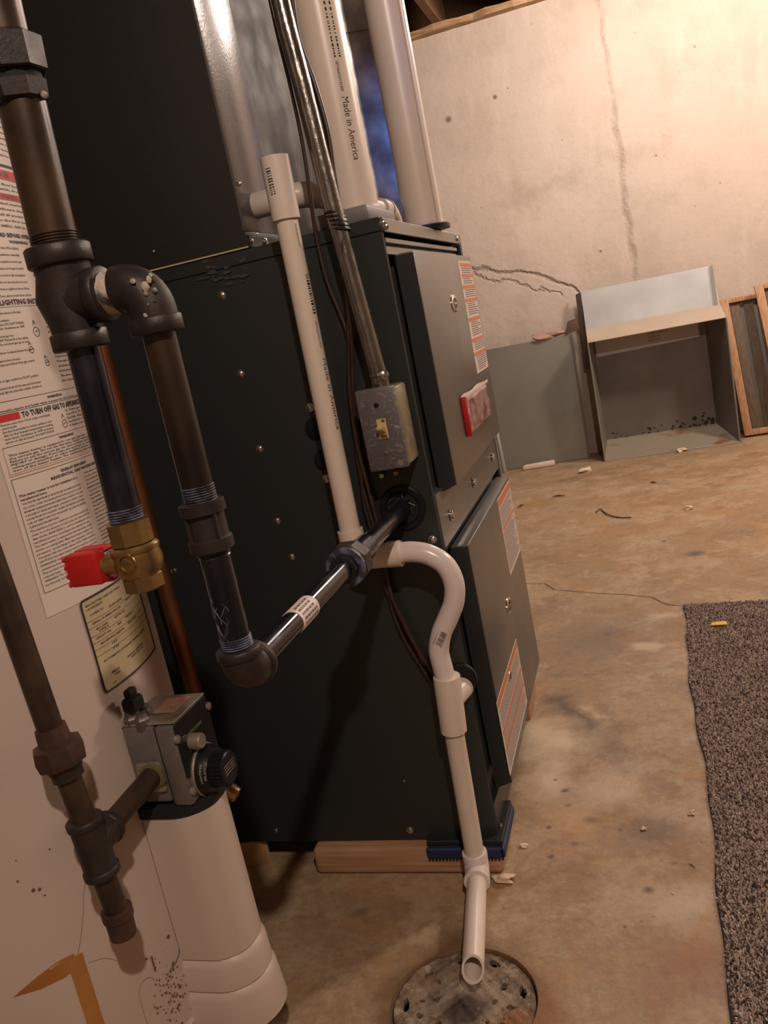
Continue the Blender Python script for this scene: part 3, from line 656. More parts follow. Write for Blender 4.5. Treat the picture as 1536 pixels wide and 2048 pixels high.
# small coil drain pipe running back along the plenum
cdp = thing('coil_drain_pipe', (-0.105, 0.07, 0.95), 'short grey-white PVC drain pipe running back past the first vent pipe', 'pipe')
bm = NB(); tube(bm, [(-0.105, 0.066, 0.964), (-0.105, 0.455, 0.972)], 0.0135, 20); part('pipe', bm, M_PVC4, cdp)
bm = NB(); tube(bm, arc_path((XP, 0.052, 0.966), (-0.105, 0.052, 0.966), (-0.105, 0.09, 0.966), 0.02), 0.0165, 20); part('elbow', bm, M_PVC4, cdp)
bm = NB(); lathe(bm, (-0.105, 0.42, 0.9715), (0, 1, 0), [(0, 0.0175), (0.035, 0.0175), (0.037, 0.019), (0.041, 0.019), (0.042, 0.014)], 24)
part('coupling', bm, M_PVC4, cdp)
bm = NB(); tube(bm, arc_path((-0.105, 0.45, 0.972), (-0.105, 0.50, 0.972), (-0.105, 0.50, 0.915), 0.03), 0.0165, 20); part('elbow', bm, M_PVC3, cdp)

# ------------------------------------------------------------------ condensate drain assembly
YC = -0.045
cd = thing('condensate_drain', (-0.02, YC, 0.0), 'white PVC condensate drain with capless standpipe, S-bend trap and outlet aimed at floor drain', 'pipe')
TX = aty(704, 1075, YC)[0]; TTX = aty(550, 312, YC)[0]
def pc(u, v): return aty(u, v, YC)
top = pc(548, 314); cb_ = pc(573, 440); b0 = pc(701, 1064)
bm = NB(); tube(bm, [b0, cb_], 0.0137, 28); part('standpipe', bm, M_PVC3, cd)
bm = NB(); tube(bm, [cb_, top], 0.0172, 32, cap=False, inner=0.80); part('open_coupling', bm, M_PVC, cd)
EL = (b0[0]-0.0005, YC, 0.497)
bm = NB(); tube(bm, [(b0[0], YC, b0[2]+0.003), (b0[0], YC, b0[2]-0.018)], 0.0170, 28)
tube(bm, arc_path((b0[0], YC, b0[2]-0.010), EL, (b0[0]+0.055, YC, 0.496), 0.018), 0.0163, 28); tube(bm, [(b0[0]+0.045, YC, 0.4965), (b0[0]+0.062, YC, 0.496)], 0.0172, 28)
part('elbow', bm, M_PVC3, cd)
P = smooth_path([(b0[0]+0.055, YC, 0.4965), (-0.030, YC, 0.4965), (-0.008, YC, 0.490), (0.0105, YC, 0.474), (0.0175, YC, 0.450), (0.0135, YC, 0.425), (0.0015, YC, 0.403), (-0.0115, YC, 0.382), (-0.0195, YC, 0.358), (-0.0190, YC, 0.335), (-0.0175, YC, 0.315)], 7)
bm = NB(); tube(bm, P, 0.0135, 28); part('trap_bend', bm, M_PVC2, cd, 'glossy pinkish white S-bend')
ct = pc(893, 1352); cbo = pc(908, 1464); el = pc(949, 1706)
bm = NB(); lathe(bm, ct, np.array(cbo)-np.array(ct), [(0, 0.0148), (0, 0.0178), (0.002, 0.0182), (np.linalg.norm(cbo-ct)-0.002, 0.0178), (np.linalg.norm(cbo-ct), 0.0145)], 32)
mc = (ct+cbo)/2 + np.array([0, 0, 0.004])
tube(bm, [tuple(mc), (mc[0]+0.010, -0.002, mc[2])], 0.0158, 24)
part('tee', bm, M_PVC3, cd, 'wide straight tee joined to the black grommet')
bm = NB(); tube(bm, [cbo, el], 0.0135, 28); part('lower_pipe', bm, M_PVC, cd)
OUT = np.array([0.0005, -0.236, 0.034])
ez = np.array([el[0], YC, 0.030]); dirv = (OUT-ez)/np.linalg.norm(OUT-ez)
bm = NB(); lathe(bm, tuple(el), (0, 0, -1), [(-0.002, 0.0142), (-0.002, 0.0172), (0.001, 0.0178), (0.012, 0.0172)], 30)
tube(bm, arc_path(tuple(el), (el[0], YC, 0.029), tuple(ez+dirv*0.028), 0.016), 0.0172, 28)
q = ez+dirv*0.026; lathe(bm, tuple(q), dirv, [(-0.004, 0.0172), (0.001, 0.0180), (0.005, 0.0178), (0.005, 0.0142)], 30)
part('elbow', bm, M_PVC2, cd)
bm = NB(); tube(bm, [ez+dirv*0.02, OUT], 0.0136, 30, cap=False, inner=0.80); 
for v_ in bm.verts:
    if v_.co.y < OUT[1]+0.03 and abs(v_.co.y-OUT[1]) < 0.012: v_.co.y += (v_.co.z-OUT[2])*0.62
part('outlet_pipe', bm, M_PVC, cd)
# printing on the standpipe and trap
a1 = ang_at(648, 725, b0[0], YC, 0.0139)
bm = NB()
def px_line(u0, v0, u1, v1): return
def rpt(t, a, extra=0.0139):   # point on the slightly leaning standpipe at height t
    f_ = (t-b0[2])/(cb_[2]-b0[2]); cx_ = b0[0]+(cb_[0]-b0[0])*f_
    return (cx_+extra*math.cos(a), YC+extra*math.sin(a), t)
def stand_map(z0, a0): return lambda x, y: rpt(z0-x, a0+y/0.0139)
zs = lambda v: zat(555+(v-440)*0.234, v, b0[0], YC)
aR = ang_at(655, 760, (b0[0]+cb_[0])/2, YC, 0.0139)-0.1
text_bm(bm, 'Made in America', zs(722)-zs(862), 0.0062, stand_map(zs(722), aR), bold=0.0)
part('printed_lettering', bm, M_INK, cd, 'black print reading Made in America')
bm = NB(); text_bm(bm, '18734665201424', zs(648)-zs(700), 0.0030, stand_map(zs(648), aR+0.02))
text_bm(bm, '754820205401', zs(455)-zs(502), 0.0030, stand_map(zs(455), aR-0.05))
part('serial_print', bm, M_INKG, cd, kind='stuff')
bm = NB(); z = zs(556)
while z > zs(634):
    w_ = rnd.choice([0.001, 0.002, 0.003]); f_ = stand_map(z, aR+0.02); quad_bm(bm, [f_(0, 0), f_(w_, 0), f_(w_, .005), f_(0, .005)]); z -= w_+rnd.choice([0.001, 0.0018])
cx_, cy_ = (top[0]+cb_[0])/2, YC
a2 = ang_at(543, 365, cx_, cy_, 0.0174); z = zat(541, 340, cx_, cy_)
while z > zat(548, 392, cx_, cy_):
    w_ = rnd.choice([0.001, 0.0018]); f_ = cyl_map(cx_, cy_, 0.01745, a2-0.25, z); quad_bm(bm, [f_(0, 0), f_(w_, 0), f_(w_, .0065), f_(0, .0065)]); z -= w_+rnd.choice([0.0012, 0.0018])
part('bar_marks', bm, M_INK, cd, 'small black bar marks', kind='stuff')
bm = NB(); c0 = np.array([-0.0105, YC-0.0137, 0.379])
dd = np.array([-0.55, 0, -0.83]); ee = np.array([0.83, 0, -0.55])
for k_ in range(9):
    w_ = rnd.choice([0.0008, 0.0014]); p = c0 + dd*(-0.011+k_*0.0024); quad_bm(bm, [p-ee*0.0035, p+dd*w_-ee*0.0035, p+dd*w_+ee*0.0035, p+ee*0.0035])
for r_ in (0.0055, -0.0055): text_bm(bm, '018734665201', 0.022, 0.0018, lambda x, y, r_=r_: tuple(c0-dd*0.011+dd*x-ee*(y)+ee*r_+np.array([0, abs(r_)*0.12, 0])))
part('bar_print', bm, M_INKG, cd, 'small grey bar print on the S-bend')

# ------------------------------------------------------------------ conduit and switch box
yk = -0.031
kt, kb = aty(553, -30, yk), aty(757, 752, yk)
cond = thing('conduit', tuple(kb), 'shiny galvanised electrical conduit coming down to the grey switch box', 'conduit')
P = smooth_path([(-0.058, yk+0.005, 1.95), (-0.058, yk+0.003, 1.30), aty(560, 0, yk), aty(612, 200, yk), aty(668, 425, yk), aty(715, 600, yk), kb], 6)
bm = NB(); tube(bm, P, 0.0112, 24); part('tube', bm, M_EMT, cond)
bm = NB(); lathe(bm, tuple(kb+np.array([0.0, 0, 0.004])), (0, 0, -1), [(0, 0.0130), (0.003, 0.0135), (0.005, 0.0118), (0.020, 0.0118), (0.022, 0.0110)], 24); part('connector', bm, M_EMT, cond)
q = aty(768, 750, yk-0.008); bm = NB(); lathe(bm, tuple(q), (0.5, -0.8, 0), [(-0.006, 0.003), (0, 0.003), (0, 0.0055), (0.003, 0.0055), (0.0045, 0.003)], 14); part('clamp_screw', bm, M_STEEL, cond)
bx0, bx1, bz0, bz1 = -0.0585, -0.0075, 0.608, 0.711
sw = thing('switch_box', ((bx0+bx1)/2, -0.03, bz0), 'scuffed grey steel switch box with ivory toggle screwed to the furnace side', 'switch box')
bm = NB(); box(bm, bx0+0.003, bx1+0.001, -0.050, -0.001, bz0+0.002, bz1-0.002, 0.004); part('back_box', bm, M_BOXS, sw, 'olive tarnished box sides')
bm = NB(); box(bm, bx0, bx1, -0.057, -0.048, bz0, bz1, 0.003); part('cover_plate', bm, M_BOX, sw)
SX = aty(765, 858, -0.058)
bm = NB(); box(bm, SX[0]-0.0060, SX[0]+0.0060, -0.0590, -0.0565, SX[2]-0.0125, SX[2]+0.0125, 0.0006, 1); fr_ = part('toggle_frame', bm, M_IVORY, sw)
bm = NB(); box(bm, SX[0]-0.0042, SX[0]+0.0046, -0.0595, -0.0588, SX[2]-0.0112, SX[2]-0.0072); box(bm, SX[0]+0.001, SX[0]+0.0048, -0.0595, -0.0588, SX[2]+0.0085, SX[2]+0.0115); part('toggle_slot', bm, M_IVORYD, sw)
bm = NB(); hexa(bm, [(SX[0]-0.0040, -0.0700, SX[2]+0.001), (SX[0]+0.0030, -0.0700, SX[2]+0.001), (SX[0]+0.0030, -0.0700, SX[2]+0.0055), (SX[0]-0.0040, -0.0700, SX[2]+0.0055),
                     (SX[0]-0.0042, -0.0585, SX[2]-0.006), (SX[0]+0.0042, -0.0585, SX[2]-0.006), (SX[0]+0.0042, -0.0585, SX[2]+0.002), (SX[0]-0.0042, -0.0585, SX[2]+0.002)], 0.0008); part('toggle', bm, M_IVORY, sw)
for dz in (0.030, -0.030):
    q = (SX[0]-0.002, -0.0572, SX[2]+dz); bm = NB(); lathe(bm, q, (0, -1, 0), [(0, 0.0032), (0.0008, 0.0030), (0.0014, 0.0018)], 14); part('cover_screw', bm, M_BOX if dz < 0 else M_BLACK, sw)
for u, v in ((763, 952), (791, 947)):
    q = aty(u, v, -0.012); bm = NB(); lathe(bm, (q[0], -0.001, q[2]), (0, -1, 0), [(0, 0.0042), (0.010, 0.0042), (0.012, 0.003)], 14); part('mounting_screw', bm, M_BADGE if u < 780 else M_BRASS, sw)

# ------------------------------------------------------------------ cables
def cable(name, pix, r, label):
    P = smooth_path([aty(u, v, y) for (u, v, y) in pix], 6)
    bm = NB(); tube(bm, P, r, 10); return single(name, bm, M_CABLE, label, 'cable', smooth=180)
cable('cable', [(536, -20, -0.018), (556, 70, -0.018), (583, 180, -0.018), (606, 290, -0.014), (622, 400, -0.010), (634, 480, -0.006), (655, 565, -0.006), (692, 660, -0.006), (703, 740, -0.006), (708, 850, -0.006), (722, 960, -0.006), (752, 1070, -0.012), (770, 1160, -0.008), (800, 1262, -0.006), (862, 1365, -0.006)], 0.0026,
      'dark brown cable on the left side of the conduit, looping away from it')
cable('cable.001', [(582, -20, -0.016), (598, 80, -0.016), (630, 170, -0.018), (655, 260, -0.020), (667, 340, -0.022), (682, 430, -0.030), (690, 500, -0.036), (692, 560, -0.034), (697, 640, -0.020), (698, 760, -0.010), (712, 880, -0.010), (735, 970, -0.010), (757, 1060, -0.014), (775, 1160, -0.012), (790, 1210, -0.012), (830, 1290, -0.010), (870, 1352, -0.008)], 0.0030,
      'dark brown cable running down the right side of the conduit')
cable('cable.002', [(600, 120, -0.012), (640, 215, -0.014), (662, 320, -0.016), (676, 430, -0.032), (686, 500, -0.040), (694, 600, -0.028), (703, 680, -0.016), (707, 800, -0.008), (719, 900, -0.008), (727, 1000, -0.008), (742, 1060, -0.01), (768, 1170, -0.010), (802, 1230, -0.010), (848, 1330, -0.01)], 0.0024,
      'thinner brown cable lying over the conduit above the switch box')
bm = NB(); q = aty(672, 448, -0.028)
for k_ in range(5): lathe(bm, (q[0]+0.001*k_, q[1], q[2]+0.010-k_*0.005), (0.2, 0, 1), [(0, 0.0135), (0.003, 0.0155), (0.006, 0.0135)], 16, rot=k_*0.4, sy=0.8)
single('electrical_tape', bm, M_TAPEB, 'bundle of black electrical tape tying cables to the conduit', 'tape')

# ------------------------------------------------------------------ gas line to the furnace
YG = -0.508
def pg(u, v): return aty(u, v, YG)
gl = thing('gas_pipe', tuple(pg(487, 1347)), 'black iron gas line with tee, elbows and union entering the furnace side', 'pipe')
XV = GH[0]; ZH = GH[2]
ut, ub = pg(44, 207), pg(113, 500)
tee = pg(130, 598); tb = pg(160, 690)
teex = tee[0]
ZN = pg(224, 584)[2]
eT = np.array([XV, YG, ZN])
def fitting_collar(bm, c, ax, r, L, bead=0.0012):
    lathe(bm, c, ax, [(-L/2, r-bead), (-L/2+bead, r), (L/2-bead, r), (L/2, r-bead)], 32)
# main upper pipe
bm = NB(); tube(bm, [ub, ut], 0.0163, 32); part('riser', bm, M_IRONR, gl, 'thicker brown upper pipe with shiny lacquer streaks')
def threads(c, ax, r, L, m_=M_BLUE, parent=gl, lab=None):
    bm = NB(); n_ = max(3, int(L/0.0018)); prof = []
    for i in range(n_): prof += [(i*L/n_, r-0.0006), ((i+0.5)*L/n_, r+0.0006)]
    prof.append((L, r-0.0006)); lathe(bm, c, ax, prof, 28); return part('thread', bm, m_, parent, lab)
threads(tuple(pg(113, 497)+np.array([0, 0, -0.004])), (0, 0, 1), 0.0165, 0.014, M_IRON)
# pressure union above
u1, u2 = pg(15, 95), pg(28, 150); u0 = pg(10, 40)
bm = NB(); lathe(bm, tuple(pg(41, 212)), (0, 0, 1), [(0, 0.0180), (0.002, 0.0215), (0.0130, 0.0228), (0.0138, 0.0200)], 8, rot=0.2); part('union_ring', bm, M_IRONC, gl)
bm = NB(); lathe(bm, tuple(pg(28, 152)), (0, 0, 1), [(0.0, 0.0225), (0.001, 0.0238), (0.0215, 0.0250), (0.0245, 0.0205)], 8, rot=0.35); part('union_nut', bm, M_IRONC, gl)
bm = NB(); lathe(bm, tuple(pg(36, 190)), (0, 0, 1), [(0, 0.0190), (0.018, 0.0190)], 28); part('union_gap', bm, M_BLACKM, gl)
bm = NB(); tube(bm, [tuple(pg(26, 150)), tuple(pg(-45, -160))], 0.0163, 28); part('riser', bm, M_IRONR, gl, 'glossy brown pipe above the union')
bm = NB(); q = pg(87, 190); lathe(bm, tuple(q), (1, -0.5, 0.2), [(-0.004, 0.002), (0.001, 0.003), (0.003, 0.001)], 7); part('sealant_blob', bm, M_PASTE, gl, 'pale sealant flake on the union')
# reducing tee
bm = NB(); tt = pg(118, 512); tbm = pg(160, 680)
tube(bm, [tt, tt*0.75+tbm*0.25, tee, tt*0.25+tbm*0.75, tbm], [0.0205, 0.0195, 0.0205, 0.0190, 0.0175], 32)
fitting_collar(bm, tuple(tt), (0, 0, 1), 0.0232, 0.014); fitting_collar(bm, tuple(tbm), (0, 0, 1), 0.0205, 0.013)
tube(bm, [(teex, YG, ZN), (teex+0.030, YG, ZN)], 0.0175, 28); fitting_collar(bm, (teex+0.030, YG, ZN), (1, 0, 0), 0.0200, 0.010)
part('tee', bm, M_IRONC, gl, smooth=50)
bm = NB(); tube(bm, [(teex+0.03, YG, ZN), (XV-0.014, YG, ZN)], 0.0120, 24); part('nipple', bm, M_IRON, gl)
bm = NB()
rnd = random.Random(11); seg = 22; rings = []
for i in range(9):
    x = teex+0.0335 + i*0.0026
    rings.append([bm.verts.new((x+rnd.uniform(-.001, .001), YG+(0.0142+rnd.uniform(-.0012, .0016))*math.cos(2*math.pi*k_/seg), ZN+(0.0142+rnd.uniform(-.0012, .0016))*math.sin(2*math.pi*k_/seg))) for k_ in range(seg)])
for A, B in zip(rings, rings[1:]):
    for k_ in range(seg): bm.faces.new((A[k_], A[(k_+1) % seg], B[(k_+1) % seg], B[k_]))
part('pipe_dope', bm, M_PASTE, gl, 'lumpy white pipe dope smeared round the nipple', smooth=180)
# upper elbow
bm = NB(); tube(bm, arc_path((XV-0.022, YG, ZN), (XV, YG, ZN), (XV, YG, ZN-0.026), 0.019), 0.0168, 30)
fitting_collar(bm, (XV, YG, ZN-0.029), (0, 0, 1), 0.0190, 0.012)
part('elbow', bm, M_IRONC, gl, smooth=50)
bm = NB(); rnd = random.Random(2)
for k_ in range(16):
    a = rnd.uniform(-2.4, -0.7); z = ZN-0.035+rnd.uniform(0, 0.04)
    c_ = Vector((XV+0.0165*math.cos(a), YG+0.0165*math.sin(a), z)); lathe(bm, c_, (math.cos(a), math.sin(a), rnd.uniform(-1, 1)), [(-0.002, 0.0012), (0.0002, 0.0006+rnd.random()*0.0022), (0.0012, 0.0004)], 6, sy=rnd.uniform(.4, 1.6))
part('sealant_blob', bm, M_PASTE, gl, 'drips of pale sealant on the elbow', kind='stuff')
zc1, zc0 = zat(408, 1000, XV, YG), zat(432, 1098, XV, YG)
bm = NB(); tube(bm, [(XV, YG, zc1-0.005), (XV, YG, ZN-0.02)], 0.0120, 28); part('vertical_pipe', bm, M_IRONR, gl)
threads((XV, YG, zc1-0.001), (0, 0, 1), 0.0121, 0.013)
bm = NB(); Lc = zc1-zc0
lathe(bm, (XV, YG, zc0), (0, 0, 1), [(0, 0.0155), (0.001, 0.0168), (0.009, 0.0168), (0.0105, 0.0142), (Lc-0.0105, 0.0142), (Lc-0.009, 0.0172), (Lc-0.001, 0.0172), (Lc, 0.0155)], 32)
for a in (-0.6, -2.2, 1.0, 2.6): box(bm, XV+0.0148*math.cos(a)-0.0016, XV+0.0148*math.cos(a)+0.0016, YG+0.0148*math.sin(a)-0.0016, YG+0.0148*math.sin(a)+0.0016, zc0+0.004, zc1-0.004, 0.0005, 1)
part('coupling', bm, M_IRONC, gl)
threads((XV, YG, zc0-0.006), (0, 0, 1), 0.0118, 0.007, M_THREAD, lab='bare bright thread')
bm = NB(); tube(bm, [(XV, YG, ZH+0.018), (XV, YG, zc0+0.002)], 0.0116, 28); part('vertical_pipe', bm, M_IRONS, gl, 'glossy black lower length with blue smears')
threads((XV, YG, ZH+0.019), (0, 0, 1), 0.0119, 0.013)
bm = NB(); rnd = random.Random(21)
for k_ in range(9):
    z_ = rnd.uniform(ZH+0.045, zc0-0.03); a_ = rnd.uniform(-2.5, -1.2); pts_ = []
    P = [(XV+0.01175*math.cos(a_+0.25*math.sin(i*0.9+k_)), YG+0.01175*math.sin(a_+0.25*math.sin(i*0.9+k_)), z_-i*0.0035) for i in range(rnd.randint(3, 7))]
    tube(bm, P, [0.0004]+[rnd.uniform(0.0003, 0.0008)]*(len(P)-2)+[0.0004], 5)
part('compound_smear', bm, M_BLUE, gl, 'blue-grey smears of thread compound', kind='stuff')
# lower elbow turning to +Y
bm = NB(); tube(bm, arc_path((XV, YG, ZH+0.020), (XV, YG, ZH), (XV, YG+0.020, ZH), 0.016), 0.0160, 30)
fitting_collar(bm, (XV, YG, ZH+0.0185), (0, 0, 1), 0.0175, 0.008); fitting_collar(bm, (XV, YG+0.022, ZH), (0, 1, 0), 0.0178, 0.008)
part('elbow', bm, M_IRONC, gl, smooth=50)
bm = NB(); tube(bm, [(XV, YG+0.015, ZH), (XV, -0.225, ZH)], 0.0108, 30); part('horizontal_pipe', bm, M_IRONS, gl)
bm = NB(); lathe(bm, (XV, -0.405, ZH), (0, 1, 0), [(0, 0.0110), (0.0002, 0.0113), (0.041, 0.0113), (0.0412, 0.0110)], 30); st = part('paper_sticker', bm, M_LABEL, gl, 'white paper sticker with black print')
bm = NB(); rnd = random.Random(4)
for k_ in range(5):
    a0_ = -0.35+k_*0.40; y = -0.400
    while y < -0.372:
        w_ = rnd.uniform(.002, .006)
        quad_bm(bm, [(XV+0.0115*math.cos(a), yy, ZH+0.0115*math.sin(a)) for a, yy in ((a0_, y), (a0_, y+w_), (a0_+0.2, y+w_), (a0_+0.2, y))]); y += w_+0.0015
part('sticker_print', bm, M_INKG, gl)
# union on the horizontal run
bm = NB(); lathe(bm, (XV, -0.252, ZH), (0, 1, 0), [(0, 0.0165), (0.001, 0.0215), (0.006, 0.0215), (0.008, 0.019)], 30); part('union_ring', bm, M_BLUE, gl, 'blue compound squeezed out of the union')
bm = NB(); lathe(bm, (XV, -0.262, ZH), (0, 1, 0), [(0, 0.0122), (0.001, 0.0155), (0.012, 0.0165)], 8); part('union_tail', bm, M_IRONS, gl)
bm = NB(); lathe(bm, (XV, -0.246, ZH), (0, 1, 0), [(0, 0.0205), (0.002, 0.0235), (0.022, 0.0235), (0.024, 0.0180)], 8, rot=0.39); part('union_nut', bm, M_IRONC, gl)
bm = NB(); lathe(bm, (XV, -0.224, ZH), (0, 1, 0), [(0, 0.0175), (0.014, 0.0170), (0.016, 0.0150), (0.050, 0.0145), (0.052, 0.0115)], 28); part('union_sleeve', bm, M_IRONS, gl)
bm = NB(); tube(bm, [(XV, -0.18, ZH), (XV, 0.02, ZH)], 0.0112, 28); part('horizontal_pipe', bm, M_IRONS, gl)

# left branch: short pipe and ball valve
vb0 = pg(165, 690); vb1 = pg(253, 1035)
bm = NB(); tube(bm, [vb1, vb0], 0.0124, 28); part('branch_pipe', bm, M_IRONS, gl, 'black lacquered pipe down to the brass valve')
threads(tuple(pg(162, 700)), (0, 0, 1), 0.0124, 0.006, M_THREAD)
threads(tuple(pg(254, 1040)), (0, 0, 1), 0.0127, 0.010)
VX = vb1[0]; vz1 = pg(256, 1040)[2]; vz0 = pg(294, 1176)[2]
bv = thing('ball_valve', (VX, YG, vz0), 'brass ball valve with red plastic handle under the gas tee', 'valve')
H_ = vz1-vz0
bm = NB(); lathe(bm, (VX, YG, vz0), (0, 0, 1), [(0, 0.0145), (0.001, 0.0162), (H_*0.20, 0.0162), (H_*0.22, 0.0145)], 8, rot=0.2); part('hex_end', bm, M_BRASS, bv, smooth=20)
bm = NB(); lathe(bm, (VX, YG, vz0+H_*0.2), (0, 0, 1), [(0, 0.0148), (H_*0.06, 0.0175), (H_*0.2, 0.0192), (H_*0.36, 0.0178), (H_*0.37, 0.0188), (H_*0.42, 0.0188), (H_*0.46, 0.0165)], 32); part('body', bm, M_BRASS, bv)
bm = NB(); lathe(bm, (VX, YG, vz0+H_*0.66), (0, 0, 1), [(0, 0.0155), (0.001, 0.0172), (H_*0.33, 0.0172), (H_*0.34, 0.0150)], 8, rot=0.2); part('hex_end', bm, M_BRASS, bv, smooth=20)
zm = vz0+H_*0.45
bm = NB(); lathe(bm, (VX-0.012, YG-0.006, zm), (-1, -0.35, 0), [(0, 0.0085), (0.014, 0.0075), (0.015, 0.005)], 20); part('stem', bm, M_BRASS, bv)
bm = NB()
hx = VX-0.030
box(bm, hx-0.022, hx+0.008, YG-0.020, YG-0.006, zm-0.013, zm+0.013, 0.003); box(bm, hx-0.022, hx+0.008, YG-0.006, YG+0.010, zm-0.015, zm-0.011, 0.0015, 1); box(bm, hx-0.022, hx+0.008, YG-0.006, YG+0.010, zm+0.009, zm+0.013, 0.0015, 1)
for k_ in range(4): box(bm, hx-0.024, hx-0.021, YG-0.019+k_*0.0, YG-0.006, zm-0.0125+k_*0.0068, zm-0.0085+k_*0.0068, 0.001, 1)
part('handle', bm, M_RED, bv, 'red plastic lever handle')
bm = NB()
lathe(bm, (VX+0.003, YG-0.0192, zm+0.001), (0, -1, 0), [(-0.001, 0.0075), (0.0004, 0.0075), (0.0004, 0.0062), (-0.001, 0.0062)], 24, capB=False, capA=False)
text_bm(bm, 'CSA', 0.008, 0.003, lambda x, y: (VX-0.001+x, YG-0.0196, zm-0.0005+y)); text_bm(bm, 'WOG', 0.007, 0.0024, lambda x, y: (VX-0.015+x, YG-0.0185, zm+0.002+y)); text_bm(bm, '600', 0.006, 0.0024, lambda x, y: (VX-0.015+x, YG-0.0185, zm-0.003+y))
part('cast_marks', bm, M_BRASS, bv, 'raised casting marks')

# ------------------------------------------------------------------ copper pipe
cu = thing('copper_pipe', (-0.38, -0.075, 0.30), 'dull copper pipe standing between the water heater and furnace', 'pipe')
bm = NB(); tube(bm, arc_path((-0.60, -0.072, 0.30), (-0.376, -0.072, 0.30), (-0.3765, -0.072, 0.36), 0.025) + [(-0.380, -0.072, 0.62), (-0.379, -0.072, 0.80), (-0.379, -0.072, 1.9)], 0.0111, 20); part('tube', bm, M_COPPER, cu)

# ================================================================== WATER HEATER
TC = np.array([-0.4876, -0.355]); TR = 0.225
wh = thing('water_heater', (TC[0], TC[1], 0), 'beige upright gas water heater covered in printed labels at the left', 'water heater')
bm = NB(); lathe(bm, (TC[0], TC[1], 0.095), (0, 0, 1), [(0, TR-0.004), (0.004, TR+0.003), (0.012, TR+0.003), (0.016, TR), (1.36, TR), (1.375, TR-0.006)], 128); tank = part('tank', bm, M_TANK, wh)
bm = NB(); lathe(bm, (TC[0], TC[1], 0.0), (0, 0, 1), [(0, TR-0.012), (0.094, TR-0.012)], 64); part('base', bm, M_BLACKM, wh, 'base ring coloured black for the shade under the rim')  # black colour stands for the shadowed gap below the tank
# bulging lower cover
yc, rn, xn = -0.355, 0.038, -0.230
def cover_ring(bm, z, g_):
    pts_ = [(xn-0.075, yc-rn-g_, z)]
    for i in range(25):
        a = -math.pi/2 + math.pi*i/24; pts_.append((xn+(rn+g_)*math.cos(a), yc+(rn+g_)*math.sin(a), z))
    pts_.append((xn-0.075, yc+rn+g_, z)); return [bm.verts.new(p) for p in pts_]
bm = NB(); prv = None
prof = [(0.345, -0.0010), (0.344, 0.0), (0.176, 0.0), (0.1735, -0.0022), (0.171, 0.0008), (0.165, 0.0030), (0.139, 0.0038), (0.1365, 0.0015), (0.134, 0.0044), (0.128, 0.0066), (0.1, 0.0085), (0.088, 0.0095), (0.086, 0.006)]
for z, g_ in prof:
    r_ = cover_ring(bm, z, g_)
    if prv:
        for i in range(len(r_)-1): bm.faces.new((prv[i], prv[i+1], r_[i+1], r_[i]))
    else: bm.faces.new(r_[::-1])
    prv = r_
bm.faces.new(prv); bmesh.ops.recalc_face_normals(bm, faces=bm.faces)
part('burner_cover', bm, M_TANK, wh, 'rounded lower cover with two pressed ridges')
def cm(r): # (theta deg, z) on the tank
    return lambda th, z: (TC[0]+r*math.cos(math.radians(th)), TC[1]+r*math.sin(math.radians(th)), z)
def cyl_patch(bm, t0, t1, z0, z1, r, n_=None):
    n_ = n_ or max(2, int(abs(t1-t0)/1.5)); f_ = cm(r)
    A = [bm.verts.new(f_(t0+(t1-t0)*i/n_, z0)) for i in range(n_+1)]; B = [bm.verts.new(f_(t0+(t1-t0)*i/n_, z1)) for i in range(n_+1)]
    for i in range(n_): bm.faces.new((A[i], A[i+1], B[i+1], B[i]))
def cyl_poly(bm, pts_, r):
    f_ = cm(r); bm.faces.new([bm.verts.new(f_(*p)) for p in pts_])
# panel seam (access door outline) as a thin raised lip
bm = NB(); P = [cm(TR+0.0006)(-9.6, 0.345-0.155*i/10) for i in range(11)] + [cm(TR+0.0006)(t, z) for t, z in ((-10.5, 0.184), (-12, 0.180), (-14.5, 0.178))]
tube(bm, P, 0.0006, 6); part('panel_seam', bm, M_INKG, wh)
bm = NB(); P = [cm(TR+0.0004)(t, z) for t, z in ((-24, 0.10), (-24.8, 0.15), (-24.5, 0.184), (-22.5, 0.192), (-20.5, 0.190), (-19.6, 0.184))]
tube(bm, smooth_path(P, 4), 0.0003, 6); P = [cm(TR+0.0003)(t, z) for t, z in ((-26, 0.335), (-29.5, 0.322), (-31.5, 0.30), (-34, 0.275), (-35.6, 0.262), (-36.5, 0.25))]
tube(bm, smooth_path(P, 4), 0.0003, 5)
P = [cm(TR+0.0003)(t, z) for t, z in ((-34, 0.248), (-30, 0.242), (-27.5, 0.232))]; tube(bm, smooth_path(P, 4), 0.0003, 5); part('scratch', bm, M_SCR, wh, 'faint curved scratches')
bm = NB(); cyl_poly(bm, [(-18.9, 0.209), (-18.3, 0.209), (-18.3, 0.191), (-18.9, 0.191)], TR+0.0007)
f_ = cm(TR+0.0007); rnd = random.Random(8)
part('vent_slot', bm, M_INKG, wh)
bm = NB()
for k_ in range(120):
    t = rnd.gauss(-16, 3.2); z = rnd.gauss(0.155, 0.022); s_ = rnd.uniform(0.10, 0.42)
    if -24 < t < -10.5: cyl_poly(bm, [(t+s_*math.cos(a)*rnd.uniform(.6, 1.3), z+s_*0.0039*math.sin(a)*rnd.uniform(.6, 1.4)) for a in np.linspace(0, 5.2, 6)], TR+0.0005+rnd.random()*0.0002)
for (t, z, s_) in ((-34.5, 0.375, .25), (-42, 0.38, .2), (-40.5, 0.345, .5), (-39.2, 0.343, .45), (-38.5, 0.335, .25), (-12, 0.212, 0.6), (-43, 0.36, .3)):
    cyl_poly(bm, [(t+s_*math.cos(a), z+s_*0.0039*math.sin(a)) for a in np.linspace(0, 5.2, 6)], TR+0.0006)
